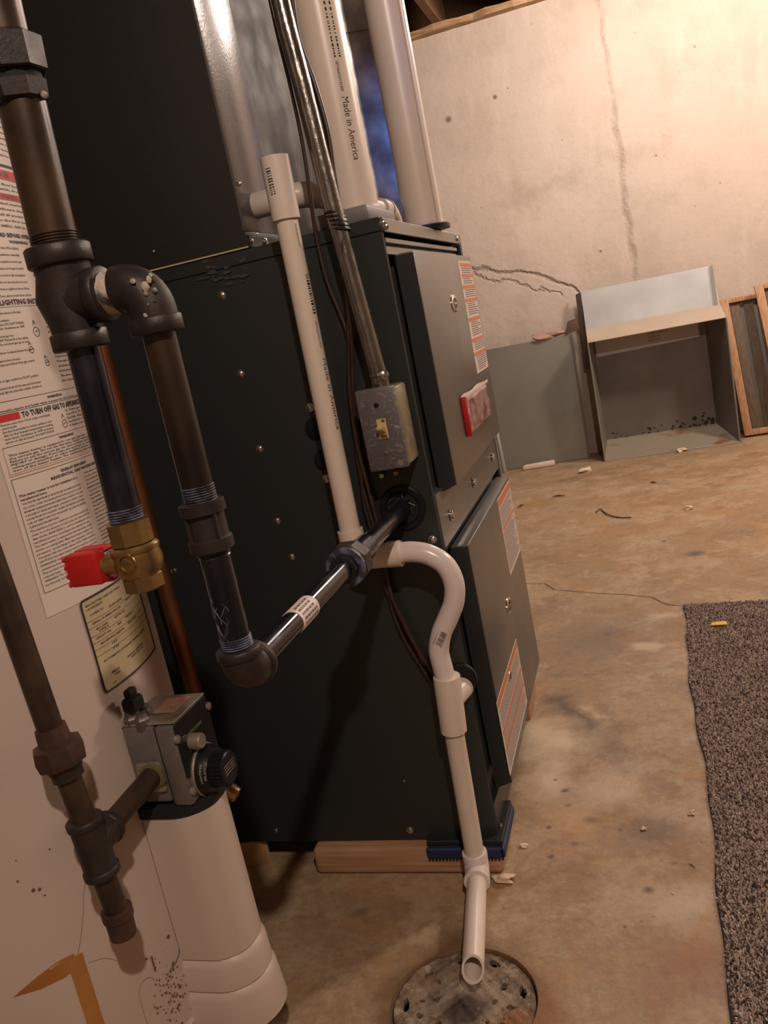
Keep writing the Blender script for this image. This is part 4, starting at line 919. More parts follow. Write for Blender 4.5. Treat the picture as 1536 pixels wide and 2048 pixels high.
part('rust_speckles', bm, mat('rust_speck', (0.17, 0.07, 0.05), 0.8), wh, 'reddish rust specks near the bottom', kind='stuff')
# amber tape (an upside-down L)
bm = NB(); r_ = TR+0.0006
f_ = cm(r_)
A = [(-51.5, 0.253), (-45.5, 0.262), (-40, 0.2665), (-36.5, 0.2655), (-36.0, 0.250), (-40, 0.2475), (-45.5, 0.2485)]
cyl_poly(bm, A[:4]+A[4:6]+[A[6]], r_)
n_ = 8
for i in range(n_):
    za, zb_ = 0.262-i*0.022, 0.262-(i+1)*0.022
    cyl_poly(bm, [(-38.4-0.02*i, za), (-34.6-0.02*i, za), (-34.6-0.02*(i+1), zb_), (-38.4-0.02*(i+1), zb_)], r_+0.0003)
tp = single('tape', bm, M_TAPE, 'peeling amber tape in an L shape low on the water heater', 'tape', smooth=180)
# ---- big warning label
WL = NB(); cyl_patch(WL, -19.2, 62, 0.583, 1.12, TR+0.0005, 60); lab = part('warning_label', WL, M_LABEL, wh, 'large white instruction label wrapped round the tank', smooth=180)
ink = NB(); red = NB(); thin = NB(); RL = TR+0.00085
D2 = math.degrees(1/RL)
def tline(s, th0, th1, z, h, bold=0.0, b=None):
    """one printed line from th0 to th1 (deg), baseline z"""
    wdt = (th1-th0)/D2
    text_bm(b or ink, s, wdt, h, lambda x, y: cm(RL)(th0 + x*D2, z+y), bold=bold, res=1)
def rule(bm_, t0, t1, z, w_=0.0005): cyl_patch(bm_, t0, t1, z, z+w_, RL)
def para(lines, th0, th1, z0, z1, h=0.0017, bold=0.012):
    st_ = (z0-z1)/max(1, len(lines)-1)
    for i, l in enumerate(lines):
        e = th1 if not l.endswith('|') else th0+(th1-th0)*min(1, len(l)/55)
        tline(l.rstrip('|'), th0, e, z0-i*st_, h, bold)
home = ['THIS WATER HEATER MUST BE INSTALLED IN COMPLIANCE WITH', 'ALL LOCAL CODES. FOR INSTALLATION IN AN ALCOVE OR CLOSET', 'MINIMUM CLEARANCES FROM COMBUSTIBLE CONSTRUCTION ARE', '0 INCHES AT SIDES AND REAR, 4 INCHES AT FRONT, AND 6', 'INCHES FROM TOP OF JACKET. WHERE THE HEATER IS INSTALLED', 'USE OF VENT PIPE TOP OF JACKET ALLOW 24 INCHES', 'CLEARANCE FOR SERVICING.|',
        'This appliance must be installed in accordance with local', 'codes or, in the absence of local codes, the National Fuel', 'Gas Code, ANSI Z223.1, and for installation in a', 'manufactured home, according to the standard for gas|', 'The water heater is equipped for the natural gas supply', 'shown on rating plate. Maximum water supply inlet', 'pressure, according to the manual, 150 psi.', 'Complete with the code edition of the ANSI standard',
        'CAUTION: Hot water heater must be vented to outdoors', 'WARNING: California Proposition 65 lists chemical', 'substances known to the state to cause cancer, birth', 'This product contains such chemicals and you may be', 'reduced heat.|', 'WARNING: The California Safety Code requires this heater', 'be braced, anchored, or strapped to avoid falling.']
tline('ENERGY EFFICIENT', -3.2, 7.8, 0.7085, 0.0026, 0.03); tline('RESIDENTIAL GAS WATER HEATER', -7.2, 15.5, 0.7040, 0.0026, 0.03)
tline('This water heater is not for installation in a', -17.3, 1.8, 0.6975, 0.0021, 0.03); tline('manufactured home.', -17.2, -9.5, 0.6938, 0.0021, 0.03)
para(home, -17.1, 2.6, 0.6900, 0.6115)
col2 = ['of this water heater must be turned off before any cleaning', 'Should overheating occur or the gas supply fail to shut off'] + home
para([l.rstrip('|') for l in col2][:24], 5.2, 30, 0.6990, 0.6100)
for z in (0.7145, 0.6055): rule(ink, -18.1, 34, z, 0.0004)
cyl_patch(ink, -18.1, -17.95, 0.6055, 0.7149, RL)
rule(thin, -18.3, 34, 0.7175, 0.0005); rule(thin, -18.3, 34, 0.7195, 0.0003); cyl_patch(thin, -17.95, -17.8, 0.7195, 0.744, RL); rule(ink, -17.8, 34, 0.7437, 0.0004)
para(['This water heater is equipped for one type gas only. Contact the local gas supplier for', 'the correct gas. Do not use this water heater with any gas other than the one shown.', 'Failure to use the correct gas can cause problems which can result in DEATH, SERIOUS', 'INJURY or damage. If you have any questions or doubts about this warning consult a', 'competent plumber or other qualified service agency when connecting this', 'tion of the water heater. For additional information see instruction manual|'], -16.9, 30, 0.7352, 0.7212, 0.0020)
tline('WARNING', -0.6, 5.6, 0.7392, 0.0024, 0.035)
off = ['Remove outer door if door is type covering gas', 'control knobs.|', 'Set the thermostat to lowest setting to turn', 'dial to the lowest temperature setting', 'turn knob clockwise to OFF as shown', 'arrow on dial as shown. DO NOT FORCE.']
para(off, -16.6, -1.6, 0.7630, 0.7470, 0.0020); para(['3. Turn gas control knob clockwise', 'from ON to OFF position.|', 'knob. Push in slightly and turn', 'clockwise. Do not force.|', '4. Replace outer door.|'], 5.0, 30, 0.7630, 0.7480, 0.0020)
tline('TO TURN OFF GAS TO APPLIANCE', -10.3, 13.6, 0.7670, 0.0050, 0.04)
cyl_patch(red, -19.1, -10.9, 0.7665, 0.7728, RL); part('red_bar', red, M_INKR, lab, 'red bar beside the turn-off heading', smooth=None); red = NB()
rule(ink, -19, 34, 0.7738, 0.0004); rule(ink, -19, 34, 0.7838, 0.0004)
tline('WARNING', -0.8, 5.2, 0.7790, 0.0024, 0.035); tline('Flammable vapors and hotter water increases the risk of scald injury. Before adjusting thermostat read manual', -17, 32, 0.7750, 0.0021, 0.015)
lc1 = ['STOP! Read the safety information above on this label.', 'Turn the thermostat to lowest setting by|', 'turning dial fully clockwise. DO NOT FORCE.', 'Turn gas control knob clockwise to OFF.', 'Wait five minutes to clear out any gas. If you|', 'then smell gas, STOP! Follow B in the safety', 'information. If you do not smell gas, go to next.', 'Remove outer door located below the gas', 'control. Pilot is located in front of burner|', 'Find the pilot tube and follow from gas control', 'Turn knob on gas control to PILOT position.', 'Push in control knob all the way and hold down', 'Immediately light the pilot with a match. Continue to']
zz = [0.8605, 0.8540, 0.8505, 0.8470, 0.8400, 0.8365, 0.8330, 0.8255, 0.8185, 0.8150, 0.8010, 0.7945, 0.7908]
for l, z in zip(lc1, zz): tline(l.rstrip('|'), -16.8, (-1.5 if not l.endswith('|') else -6), z, 0.0021, 0.015)
lc2 = ['hold the control knob in for about one', 'minute after the pilot is lit. Release', 'knob and it will pop back up.|', 'If pilot goes out repeat steps.|', 'If knob does not pop up when released', 'stop and immediately call your service', 'technician or gas supplier.|', 'If the pilot will not stay lit after several', 'tries turn the knob to OFF and call', 'Replace the outer door.|', 'Turn gas control knob counter', 'clockwise to ON.|', 'Set the thermostat to desired setting.', 'The warm setting is recommended', 'for most uses.|']
for i, l in enumerate(lc2): tline(l.rstrip('|'), 7.3, (26 if not l.endswith('|') else 19), 0.8590-i*0.0048, 0.0021, 0.015)
tline('LIGHTING INSTRUCTIONS', -7.4, 15.5, 0.8685, 0.0046, 0.04); rule(ink, -19, 34, 0.8665, 0.0003)
# little dial pictures
for (t, z, r_) in ((2.2, 0.842, 0.0045), (3.2, 0.752, 0.004), (-1.5, 0.826, 0.003), (3.0, 0.812, 0.003)):
    f_ = cm(RL)
    P = [f_(t+D2*r_*math.cos(a), z+r_*math.sin(a)) for a in np.linspace(0, 2*math.pi, 17)]; tube(ink, P, 0.00025, 4, cap=False)
    tube(ink, [f_(t-0.5, z), f_(t+0.7, z+0.001)], 0.0003, 4)
    tube(ink, [f_(t-0.6, z+r_*1.4), f_(t-0.2, z+r_*2.4), f_(t+0.4, z+r_*1.6)], 0.0003, 4)
safe = ['This appliance has a pilot which must be lit by hand. When lighting', 'the pilot, follow these instructions exactly.|', 'BEFORE LIGHTING smell all around the appliance area for gas.', 'Be sure to smell next to the floor because some gas is heavier|', 'WHAT TO DO IF YOU SMELL GAS do not try to light any appliance.', 'Do not touch any electric switch; do not use any phone in your|', 'Immediately call your gas supplier from a neighbors phone. Follow', 'the gas supplier instructions. If you cannot reach them call the|']
for i, l in enumerate(safe):
    tline(l.rstrip('|'), -16.8, 4.2, 0.9190-i*0.0062, 0.0021, 0.015); tline(safe[(i*3+1) % 8].rstrip('|'), 7.5, 30, 0.9190-i*0.0062, 0.0021, 0.015)
tline('WARNING', 1.5, 9, 0.9245, 0.0026, 0.035); tline('FOR YOUR SAFETY READ BEFORE OPERATING', -16, 15, 0.9300, 0.0036, 0.04)
for i in range(5): tline(safe[i].rstrip('|'), -16.8, 30, 0.9600-i*0.0052, 0.0021, 0.015)
cyl_patch(red, -17, 13.2, 0.9645, 0.9705, RL); part('red_bar', red, M_INKR, lab, 'lower red header bar', smooth=None); red = NB(); cyl_patch(red, -17, 12.8, 0.9835, 0.9925, RL)
tline('WARNING', 3, 10, 0.9656, 0.0040, 0.03); tline('DANGER', 2, 9, 0.9855, 0.0052, 0.03)
cyl_patch(ink, -17, 14, 0.9955, 0.9980, RL)
for i in range(9): tline(safe[(i*5) % 8].rstrip('|'), -16.8, 30, 1.0500-i*0.0055, 0.0021, 0.015)
tline(safe[3].rstrip('|'), -16.8, 30, 0.9780, 0.0021, 0.015); tline(safe[5].rstrip('|'), -16.8, 30, 0.9735, 0.0021, 0.015)
LAB = lab
part('lettering', ink, M_INK, lab, smooth=None); part('red_bar', red, M_INKR, lab, 'upper red header bar', smooth=None); part('border', thin, M_INKT, lab, 'thin red border lines', smooth=None)
# ---- rating plate
bm = NB(); f_ = cm(TR+0.0005)
c_ = [(-8.6, 0.583), (18.2, 0.583), (19.6, 0.578), (19.6, 0.491), (18.6, 0.486), (-7.8, 0.486), (-9.1, 0.490), (-9.4, 0.579)]
# curved patch with rounded look: build grid
cyl_patch(bm, -9.3, 19.4, 0.4865, 0.5825, TR+0.0005, 24)
pl = part('rating_plate', bm, M_CREAM, wh, 'cream rating plate with a black outline', smooth=180)
bm = NB(); RL2 = TR+0.0009
loop = smooth_path([(-9.3, 0.535), (-9.35, 0.575), (-8.9, 0.5815), (-7.5, 0.583), (5, 0.583), (17.8, 0.583), (19.1, 0.5815), (19.5, 0.575), (19.5, 0.495), (19.1, 0.4885), (17.8, 0.487), (5, 0.487), (-7.5, 0.487), (-8.9, 0.4885), (-9.35, 0.495), (-9.3, 0.535)], 5)
tube(bm, [cm(TR+0.0006)(p[0], p[1]) for p in loop], 0.0011, 6, cap=False)
rl = [('MANUFACTURED UNDER ONE OR MORE', -8, 7, 0.5755), ('US PATENTS', -8, -2, 0.5715), ('LCEX 51', -7.2, -2.2, 0.5655), ('WATER HEATER', 0, 6.5, 0.5630), ('SERIAL NUMBER 0394 226', -7.4, 5.0, 0.5565), ('MODEL NUMBER', 8.5, 15, 0.5585), ('BTU/HR', -6.5, -2, 0.5495), ('NATURAL GAS', 1.0, 6.5, 0.5500), ('TYPE 2', -6, -2, 0.5465),
      ('CAPACITY GAL', -7.6, -1.5, 0.5410), ('40', 1.5, 3.5, 0.5415), ('34,000', 6, 10, 0.5425), ('MAX MANIFOLD PRESSURE', -6.5, 4.0, 0.5340), ('RECOVERY', 6.4, 12.2, 0.5355), ('150', -2.5, -0.3, 0.5280), ('PSI', -2.5, -0.3, 0.5225), ('AUTOMATIC STORAGE WATER HEATER', -7.2, 15, 0.5160), ('DESIGN CERTIFIED', 2, 11.5, 0.5050), ('ANSI Z21.10.1', 3.5, 11, 0.5020), ('MEETS', -5.4, -2.4, 0.5010), ('FHA', -4.5, -2.4, 0.4975), ('C 50', -6.3, -4.8, 0.4905)]
for s_, a, b_, z in rl: text_bm(bm, s_, (b_-a)/D2, 0.0021, lambda x, y, a=a, z=z: cm(RL2)(a+x*D2, z+y), bold=0.015, res=1)
for z in (0.5605, 0.5535, 0.5450, 0.5380, 0.5310, 0.5245): cyl_patch(bm, -9, 19.2, z, z+0.0003, RL2)
part('lettering', bm, M_INK, pl, smooth=None)

# ================================================================== GAS CONTROL VALVE
gv = thing('gas_control_valve', (-0.225, -0.355, 0.348), 'grey gas control valve with black thermostat panel and round black knob on the heater', 'valve')
XF = -0.202
bm = NB(); box(bm, -0.262, -0.2245, -0.390, -0.322, 0.362, 0.447, 0.004); part('rear_body', bm, M_CAST, gv)
bm = NB(); box(bm, -0.2235, XF, -0.391, -0.320, 0.358, 0.446, 0.003); part('front_body', bm, M_CAST, gv)
bm = NB(); box(bm, -0.2242, -0.2228, -0.3895, -0.322, 0.360, 0.445); part('gasket', bm, M_BLACKM, gv)
bm = NB(); box(bm, -0.262, XF+0.001, -0.388, -0.322, 0.4472, 0.4485, 0.0005, 1); part('top_plate', bm, M_CASTL, gv, 'pale top plate')
bm = NB(); box(bm, -0.240, -0.214, -0.366, -0.330, 0.4486, 0.4490); part('red_sticker', bm, mat('faded_red_sticker', (0.45, 0.20, 0.16), 0.5, col2=(0.42, 0.34, 0.26), nscale=60, nlo=0.45, nhi=0.6), gv, 'worn red sticker on the top')
bm = NB(); slab(bm, [(XF, -0.3895, 0.388), (XF, -0.3215, 0.362), (XF, -0.3215, 0.445), (XF, -0.3895, 0.445)], (1, 0, 0), 0.0008); fp = part('front_panel', bm, M_BLACK, gv, 'black front panel reading Thermostat')
bm = NB()
text_bm(bm, 'Thermostat', 0.040, 0.0052, lambda x, y: (XF+0.0011, -0.3815+x+y*0.25, 0.4235+y), bold=0.0)
part('lettering', bm, M_GREENINK, fp)
KC = atx(414, 1538, XF+0.004)
bm = NB(); lathe(bm, (XF, KC[1], KC[2]), (1, 0, 0), [(0, 0.0265), (0.003, 0.0275), (0.0045, 0.0270)], 40); part('knob_ring', bm, M_CASTL, gv, 'pale metal ring round the knob')
bm = NB(); lathe(bm, (XF+0.004, KC[1], KC[2]), (1, 0, 0), [(0, 0.0258), (0.003, 0.0258), (0.012, 0.0215), (0.0125, 0.0185)], 48)
for k_ in range(30):
    a = 2*math.pi*k_/30; c0 = Vector((XF+0.015, KC[1]+0.0182*math.cos(a), KC[2]+0.0182*math.sin(a)))
    lathe(bm, c0, (1, 0, 0), [(0, 0.0012), (0.014, 0.0012)], 5)
lathe(bm, (XF+0.014, KC[1], KC[2]), (1, 0, 0), [(0, 0.0180), (0.0155, 0.0176), (0.017, 0.0160)], 48)
kb_ = part('knob', bm, M_BLACK, gv)
bm = NB()
def knob_map(a0, xx, rr): return lambda x, y: (XF+xx-y*0.75, KC[1]+(rr+y*0.35)*math.cos(a0-x/rr), KC[2]+(rr+y*0.35)*math.sin(a0-x/rr))
text_bm(bm, 'PILOT', 0.013, 0.0026, knob_map(math.radians(180), 0.0152, 0.0219), bold=0.0); text_bm(bm, 'LIGHTING', 0.019, 0.0026, knob_map(math.radians(186), 0.0112, 0.0238), bold=0.0)
for i in range(4): text_bm(bm, 'LOWER POSITION TO TURN GAS ON', 0.022, 0.0013, lambda x, y, i=i: (XF+0.0315, KC[1]-0.012+x, KC[2]+0.006-i*0.003+y), bold=0.01, res=1)
part('lettering', bm, M_WHITEINK, kb_)
bm = NB(); slab(bm, [(XF+0.0088, KC[1]-0.0085, KC[2]-0.0225), (XF+0.0088, KC[1]+0.0015, KC[2]-0.0242), (XF+0.0145, KC[1]+0.0015, KC[2]-0.0208), (XF+0.0145, KC[1]-0.0075, KC[2]-0.0195)], (0.6, -0.2, -0.8), 0.0006); part('red_mark', bm, mat('red_mark', (0.5, 0.06, 0.04), 0.5), kb_)
BC = atx(392, 1482, XF+0.006)
bm = NB(); lathe(bm, (XF, BC[1], BC[2]), (1, 0, 0), [(0, 0.0085), (0.012, 0.0082), (0.0135, 0.0070)], 28); part('pilot_button', bm, M_CASTL, gv, 'round metal pilot button')
for u, v in ((354, 1479), (416, 1412), (386, 1582)):
    q = atx(u, v, XF+0.001); bm = NB(); lathe(bm, (XF, q[1], q[2]), (1, 0, 0), [(0, 0.0046), (0.003, 0.0042), (0.0042, 0.002)], 16); part('panel_screw', bm, M_CASTL, gv)
bm = NB(); box(bm, -0.2545, -0.2250, -0.3955, -0.389, 0.376, 0.4095, 0.004); part('inlet_boss', bm, M_CASTL, gv, 'rounded pale inlet boss')
PT = aty(305, 1552, -0.396)
bm = NB(); lathe(bm, (PT[0]+0.001, -0.394, PT[2]+0.001), (0, -1, 0), [(0, 0.0145), (0.005, 0.0145), (0.006, 0.011)], 6, rot=0.5); part('inlet_nut', bm, mat('green_brass', (0.20, 0.19, 0.10), 0.5, 0.5), gv, 'greenish inlet nut')
bm = NB()
for (x, y, z0_, r_) in ((-0.2530, -0.380, 0.447, 0.0085), (-0.2385, -0.384, 0.447, 0.0078), (-0.2460, -0.365, 0.447, 0.0075)):
    lathe(bm, (x, y, z0_-0.004), (0, 0, 1), [(0, r_), (0.010, r_), (0.012, r_*0.8), (0.016, r_*0.72)], 8, rot=0.2)
part('tube_nut', bm, mat('purple_grey_metal', (0.13, 0.10, 0.105), 0.45, 0.5), gv, kind=None)
bm = NB(); box(bm, -0.2560, -0.2400, -0.388, -0.368, 0.460, 0.4755, 0.004); box(bm, -0.2530, -0.2440, -0.384, -0.370, 0.474, 0.484, 0.003); part('black_knob', bm, M_BLACKM, gv, 'black push cap on top')
bm = NB(); q = aty(463, 1584, -0.325); tube(bm, [(q[0]-0.03, q[1]+0.004, q[2]+0.004), tuple(q), tuple(q+np.array([0.006, 0, -0.004]))], [0.008, 0.0095, 0.008], 10); part('brass_fitting', bm, M_BRASS, gv, 'dull brass fitting behind the knob')
# black gasket plate below
bm = NB(); prv = None
for z, g_ in ((0.3465, 0.0006), (0.3575, 0.0006)):
    r_ = cover_ring(bm, z, g_+0.001)
    if prv:
        for i in range(len(r_)-1): bm.faces.new((prv[i], prv[i+1], r_[i+1], r_[i]))
    else: bm.faces.new(r_[::-1])
    prv = r_
bm.faces.new(prv); bmesh.ops.recalc_face_normals(bm, faces=bm.faces); part('black_skirt', bm, M_BLACKM, gv, 'black plastic skirt under the valve')

# ------------------------------------------------------------------ gas line to heater
YT = -0.492
def ph(u, v): return aty(u, v, YT)
gh = thing('gas_pipe.001', tuple(ph(250, 1876)), 'rusty brown gas drop with union, tee and capped drip leg at the left', 'pipe')
AX = np.array([0.10, 0, 1.0])
pA = ph(-75, 960); pB = ph(31, 1257); pC = ph(108, 1478)
bm = NB(); tube(bm, [pC, pB, pA, pA+(pA-pB)*2.5], 0.0112, 26); part('drop_pipe', bm, M_IRONX, gh)
U0 = ph(134, 1536); ax = (ph(108, 1478)-ph(150, 1590)); ax /= np.linalg.norm(ax)
Uc = ph(118, 1503)
bm = NB(); lathe(bm, tuple(Uc-ax*0.012), ax, [(0, 0.0165), (0.001, 0.0215), (0.010, 0.0230), (0.020, 0.0215), (0.022, 0.0160)], 8, rot=0.3); part('union_nut', bm, M_IRONU, gh, smooth=25)
bm = NB(); lathe(bm, tuple(Uc+ax*0.008), ax, [(0, 0.0150), (0.012, 0.0142), (0.016, 0.0138), (0.0165, 0.0115)], 10, rot=0.1); part('union_tail', bm, M_IRONU, gh)
bm = NB(); lathe(bm, tuple(Uc-ax*0.026), ax, [(0, 0.0125), (0.001, 0.0140), (0.006, 0.0140), (0.012, 0.0158), (0.016, 0.0158)], 28); part('union_tail', bm, M_IRONC, gh)
tT = ph(168, 1640); tB = ph(205, 1745); tC = (tT+tB)/2; axt = (tT-tB)/np.linalg.norm(tT-tB)
bm = NB(); tube(bm, [tT, Uc-ax*0.02], 0.0108, 26); part('nipple', bm, M_IRONX, gh)
bm = NB(); tube(bm, [tB, tT], 0.0150, 28); fitting_collar(bm, tuple(tT-axt*0.002), axt, 0.0166, 0.008); fitting_collar(bm, tuple(tB+axt*0.002), axt, 0.0166, 0.008)
tube(bm, [tuple(tC+np.array([0.0, 0, 0.002])), tuple(tC+np.array([0.0, 0.027, 0.002]))], 0.0150, 26); fitting_collar(bm, tuple(tC+np.array([0, 0.026, 0.002])), (0, 1, 0), 0.0162, 0.007)
part('tee', bm, M_IRONC, gh, smooth=50)
bm = NB(); tube(bm, [tuple(tC+np.array([0, 0.02, 0.002])), (PT[0]+0.001, -0.396, PT[2]+0.001)], 0.0106, 26); part('nipple', bm, M_IRONX, gh)
cT = ph(233, 1820); cB = ph(248, 1872)
bm = NB(); tube(bm, [cT, tB], 0.0106, 26); part('nipple', bm, M_IRONX, gh)
axc = (cT-cB)/np.linalg.norm(cT-cB); Lq = np.linalg.norm(cT-cB)
bm = NB(); lathe(bm, tuple(cB), axc, [(0, 0.0095), (0.0015, 0.0122), (Lq-0.008, 0.0128), (Lq-0.007, 0.0142), (Lq+0.001, 0.0142), (Lq+0.002, 0.0115)], 30); part('cap', bm, M_IRONU, gh, 'rusty end cap of the drip leg')

# ================================================================== BLOCKS, PAD, DRAIN
def block(name, quad, z0, z1, label, rnd_=0.006):
    pass
b1 = thing('wood_block', (-0.14, 0.02, 0), 'long pale pine block under the near front edge of the furnace', 'wood block', None)
bm = NB(); box(bm, -0.286, 0.004, -0.0205, 0.066, 0.0, 0.0435, 0.009, 4); part('board', bm, M_WOODB, b1)
xb0 = atz(496, 1734)[0]; yb0 = atz(500, 1733)[1]
b2 = thing('wood_block.001', (xb0+0.02, yb0+0.03, 0), 'short pine block under the rear corner of the furnace beside the heater', 'wood block', None)
q0 = atz(495, 1733); q1 = atz(512, 1731); q2 = atz(538, 1727)
A_, B_, C2 = atz(462, 1738), atz(508, 1733), atz(545, 1724)
bq = [(A_[0], A_[1]), (B_[0], B_[1]), (C2[0], C2[1]), (A_[0]+0.02, C2[1]+0.03)]
bm = NB(); hexa(bm, [(*p, 0.0) for p in bq] + [(*p, 0.0435) for p in bq], 0.002); part('board', bm, M_WOODE, b2)
b3 = thing('wood_block.002', (0.0, 0.50, 0), 'pine block under the far front corner of the furnace', 'wood block', None)
w3 = atz(1052, 1447); bm = NB(); box(bm, -0.06, -0.006, 0.436, FW+0.005, 0.0, 0.0435, 0.003); part('board', bm, M_WOODF, b3)
pad = thing('vibration_pad', (-0.05, 0.02, 0.0435), 'black and blue ribbed pad squeezed between the pine block and the furnace corner', 'pad')
bm = NB(); box(bm, -0.103, 0.0085, -0.016, 0.085, 0.0445, 0.053, 0.001, 1); part('rubber_layer', bm, M_PADK, pad)
bm = NB(); box(bm, -0.1035, 0.0105, -0.0245, -0.0165, 0.030, 0.046, 0.002, 1); box(bm, 0.0045, 0.0110, -0.0245, 0.085, 0.030, 0.046, 0.002, 1); part('foam_layer', bm, M_PADB, pad, 'blue foam layer')
bm = NB()
for k_ in range(22): box(bm, -0.102+k_*0.0051, -0.0992+k_*0.0051, -0.0240, -0.0205, 0.0265, 0.0305)
part('rib', bm, M_PADK, pad, 'row of small black ribs', kind='stuff')

dr = thing('floor_drain', (DCX, DCY, -0.012), 'round rusty cast-iron floor drain crusted with lime below the white outlet', 'drain')
bm = NB()
nr, na = 44, 220; R_ = 0.0845
holes = []; rnd = random.Random(12)
for ring, cnt, ph_, hl in ((0.036, 7, 0.25, (0.0040, 0.0036)), (0.054, 11, 0.1, (0.0048, 0.0040)), (0.071, 9, 0.4, (0.0036, 0.0085))):
    for k_ in range(cnt):
        if rnd.random() < 0.15: continue
        a = 2*math.pi*k_/cnt+ph_+rnd.uniform(-.08, .08); q_ = rnd.uniform(0.7, 1.15); holes.append((ring*math.cos(a), ring*math.sin(a), a, hl[0]*q_, hl[1]*q_))
rnd = random.Random(9); V = {}
def gz(x, y):
    r = math.hypot(x, y)
    return -0.006 - 0.002*math.sin(min(r, 0.08)*60) + 0.0016*math.sin(x*170+1)*math.sin(y*150) + 0.0010*math.sin(x*420)*math.cos(y*390)
ctr = bm.verts.new((DCX, DCY, gz(0, 0)))
for i in range(1, nr+1):
    for j in range(na):
        r = R_*i/nr; a = 2*math.pi*j/na; x, y = r*math.cos(a), r*math.sin(a); V[i, j] = bm.verts.new((DCX+x, DCY+y, gz(x, y)+rnd.uniform(-.0003, .0003)))
def hole(x, y):
    for hx_, hy_, a, rr_, rt_ in holes:
        dx, dy = x-hx_, y-hy_; u_ = dx*math.cos(a)+dy*math.sin(a); v_ = -dx*math.sin(a)+dy*math.cos(a)
        if (u_/rr_)**2+(v_/rt_)**2 < 1: return True
    return False
for i in range(1, nr):
    for j in range(na):
        r = R_*(i+0.5)/nr; a = 2*math.pi*(j+0.5)/na
        if hole(r*math.cos(a), r*math.sin(a)): continue
        bm.faces.new((V[i, j], V[i+1, j], V[i+1, (j+1) % na], V[i, (j+1) % na]))
for j in range(na): bm.faces.new((ctr, V[1, j], V[1, (j+1) % na]))
ext = bmesh.ops.extrude_face_region(bm, geom=list(bm.faces)); 
bmesh.ops.translate(bm, vec=(0, 0, -0.007), verts=[e for e in ext['geom'] if isinstance(e, bmesh.types.BMVert)])
bmesh.ops.delete(bm, geom=[v for v in bm.verts if not v.link_faces], context='VERTS')
bmesh.ops.recalc_face_normals(bm, faces=bm.faces)
g = G('crusted_iron', 0.8)
c = g.mix(g.rng(g.noise(30, 8, 0.7), 0.4, 0.65), (0.16, 0.105, 0.065), (0.30, 0.215, 0.145))
stain(g.disc(0.0, 0.0, 0.030, 0.078, wob=0.05), 0.9, (0.36, 0.28, 0.205))
stain(g.rng(g.noise(60, 8, 0.75, off=3), 0.52, 0.62, 0, 1), 0.6, (0.50, 0.40, 0.30))
stain(g.rng(g.noise(45, 8, 0.75, off=8), 0.55, 0.64, 0, 1), 0.7, (0.085, 0.052, 0.035))
stain(g.disc(0.062, -0.025, 0.010, 0.034, wob=0.045), 0.85, (0.33, 0.115, 0.035))
stain(g.disc(-0.055, 0.035, 0.004, 0.022, wob=0.045), 0.7, (0.26, 0.105, 0.04))
stain(g.disc(0.002, -0.006, 0.018, 0.034, wob=0.03), 0.9, (0.070, 0.045, 0.034))
g.out(c); g.bump(g.noise(140, 6, 0.7), 0.003); M_GR2 = g.m
part('grate', bm, M_GR2, dr)
bm = NB(); lathe(bm, (DCX, DCY, -0.010), (0, 0, 1), [(0, 0.0862), (0.0088, 0.0866), (0.0103, 0.0876), (0.0103, 0.0882), (0.0098, 0.0890)], 72, capA=False, capB=False); part('rim', bm, M_GRATE2, dr)
bm = NB(); lathe(bm, (DCX, DCY, -0.048), (0, 0, 1), [(0, 0.080), (0.0, 0.0866)], 40, capB=False); lathe(bm, (DCX, DCY, -0.048), (0, 0, 1), [(0, 0.086), (0.03, 0.086)], 40, capB=False); part('bowl', bm, M_BOWL, dr)
bm = NB()
for k_ in range(90):
    a = rnd.uniform(0, 6.28); r = abs(rnd.gauss(0.055, 0.015)); x, y = r*math.cos(a), r*math.sin(a)
    if r > 0.08 or hole(x, y): continue
    lathe(bm, (DCX+x, DCY+y, gz(x, y)-0.001), (rnd.uniform(-.3, .3), rnd.uniform(-.3, .3), 1), [(0, 0.0010+rnd.random()*0.002), (0.0012, 0.0008+rnd.random()*0.0014), (0.0018, 0.0004)], 6)
part('lime_crust', bm, mat('lime_crust', (0.36, 0.26, 0.18), 0.9, col2=(0.14, 0.08, 0.05), nscale=50), dr, 'crumbly pale lime crust', kind='stuff')

# ================================================================== CARPET
cx0, cy1 = 0.303, 0.955
rug = thing('carpet', (0.9, -0.5, 0.0), 'mottled brown shag carpet lying on the concrete at the right', 'carpet')
def rug_edge(y): return 0.2865 + (y+0.26)*0.0128 + 0.004*math.sin(y*9) + 0.002*math.sin(y*31)
def rug_top(x): return 0.955-0.1*(x-0.30) + 0.003*math.sin(x*25)
bm = NB(); pv = None
for y in np.linspace(-2.2, 0.94, 80):
    a = bm.verts.new((rug_edge(y)+0.004, y, 0.0035)); b_ = bm.verts.new((1.9, y, 0.0035)); c_ = bm.verts.new((rug_edge(y)+0.004, y, 0.0))
    if pv: bm.faces.new((pv[0], pv[1], b_, a)); bm.faces.new((pv[2], pv[0], a, c_))
    pv = (a, b_, c_)
M_BACK = mat('carpet_backing', (0.11, 0.075, 0.06), 0.95, 0, col2=(0.07, 0.05, 0.045), nscale=90)
part('backing', bm, M_BACK, rug, smooth=None)
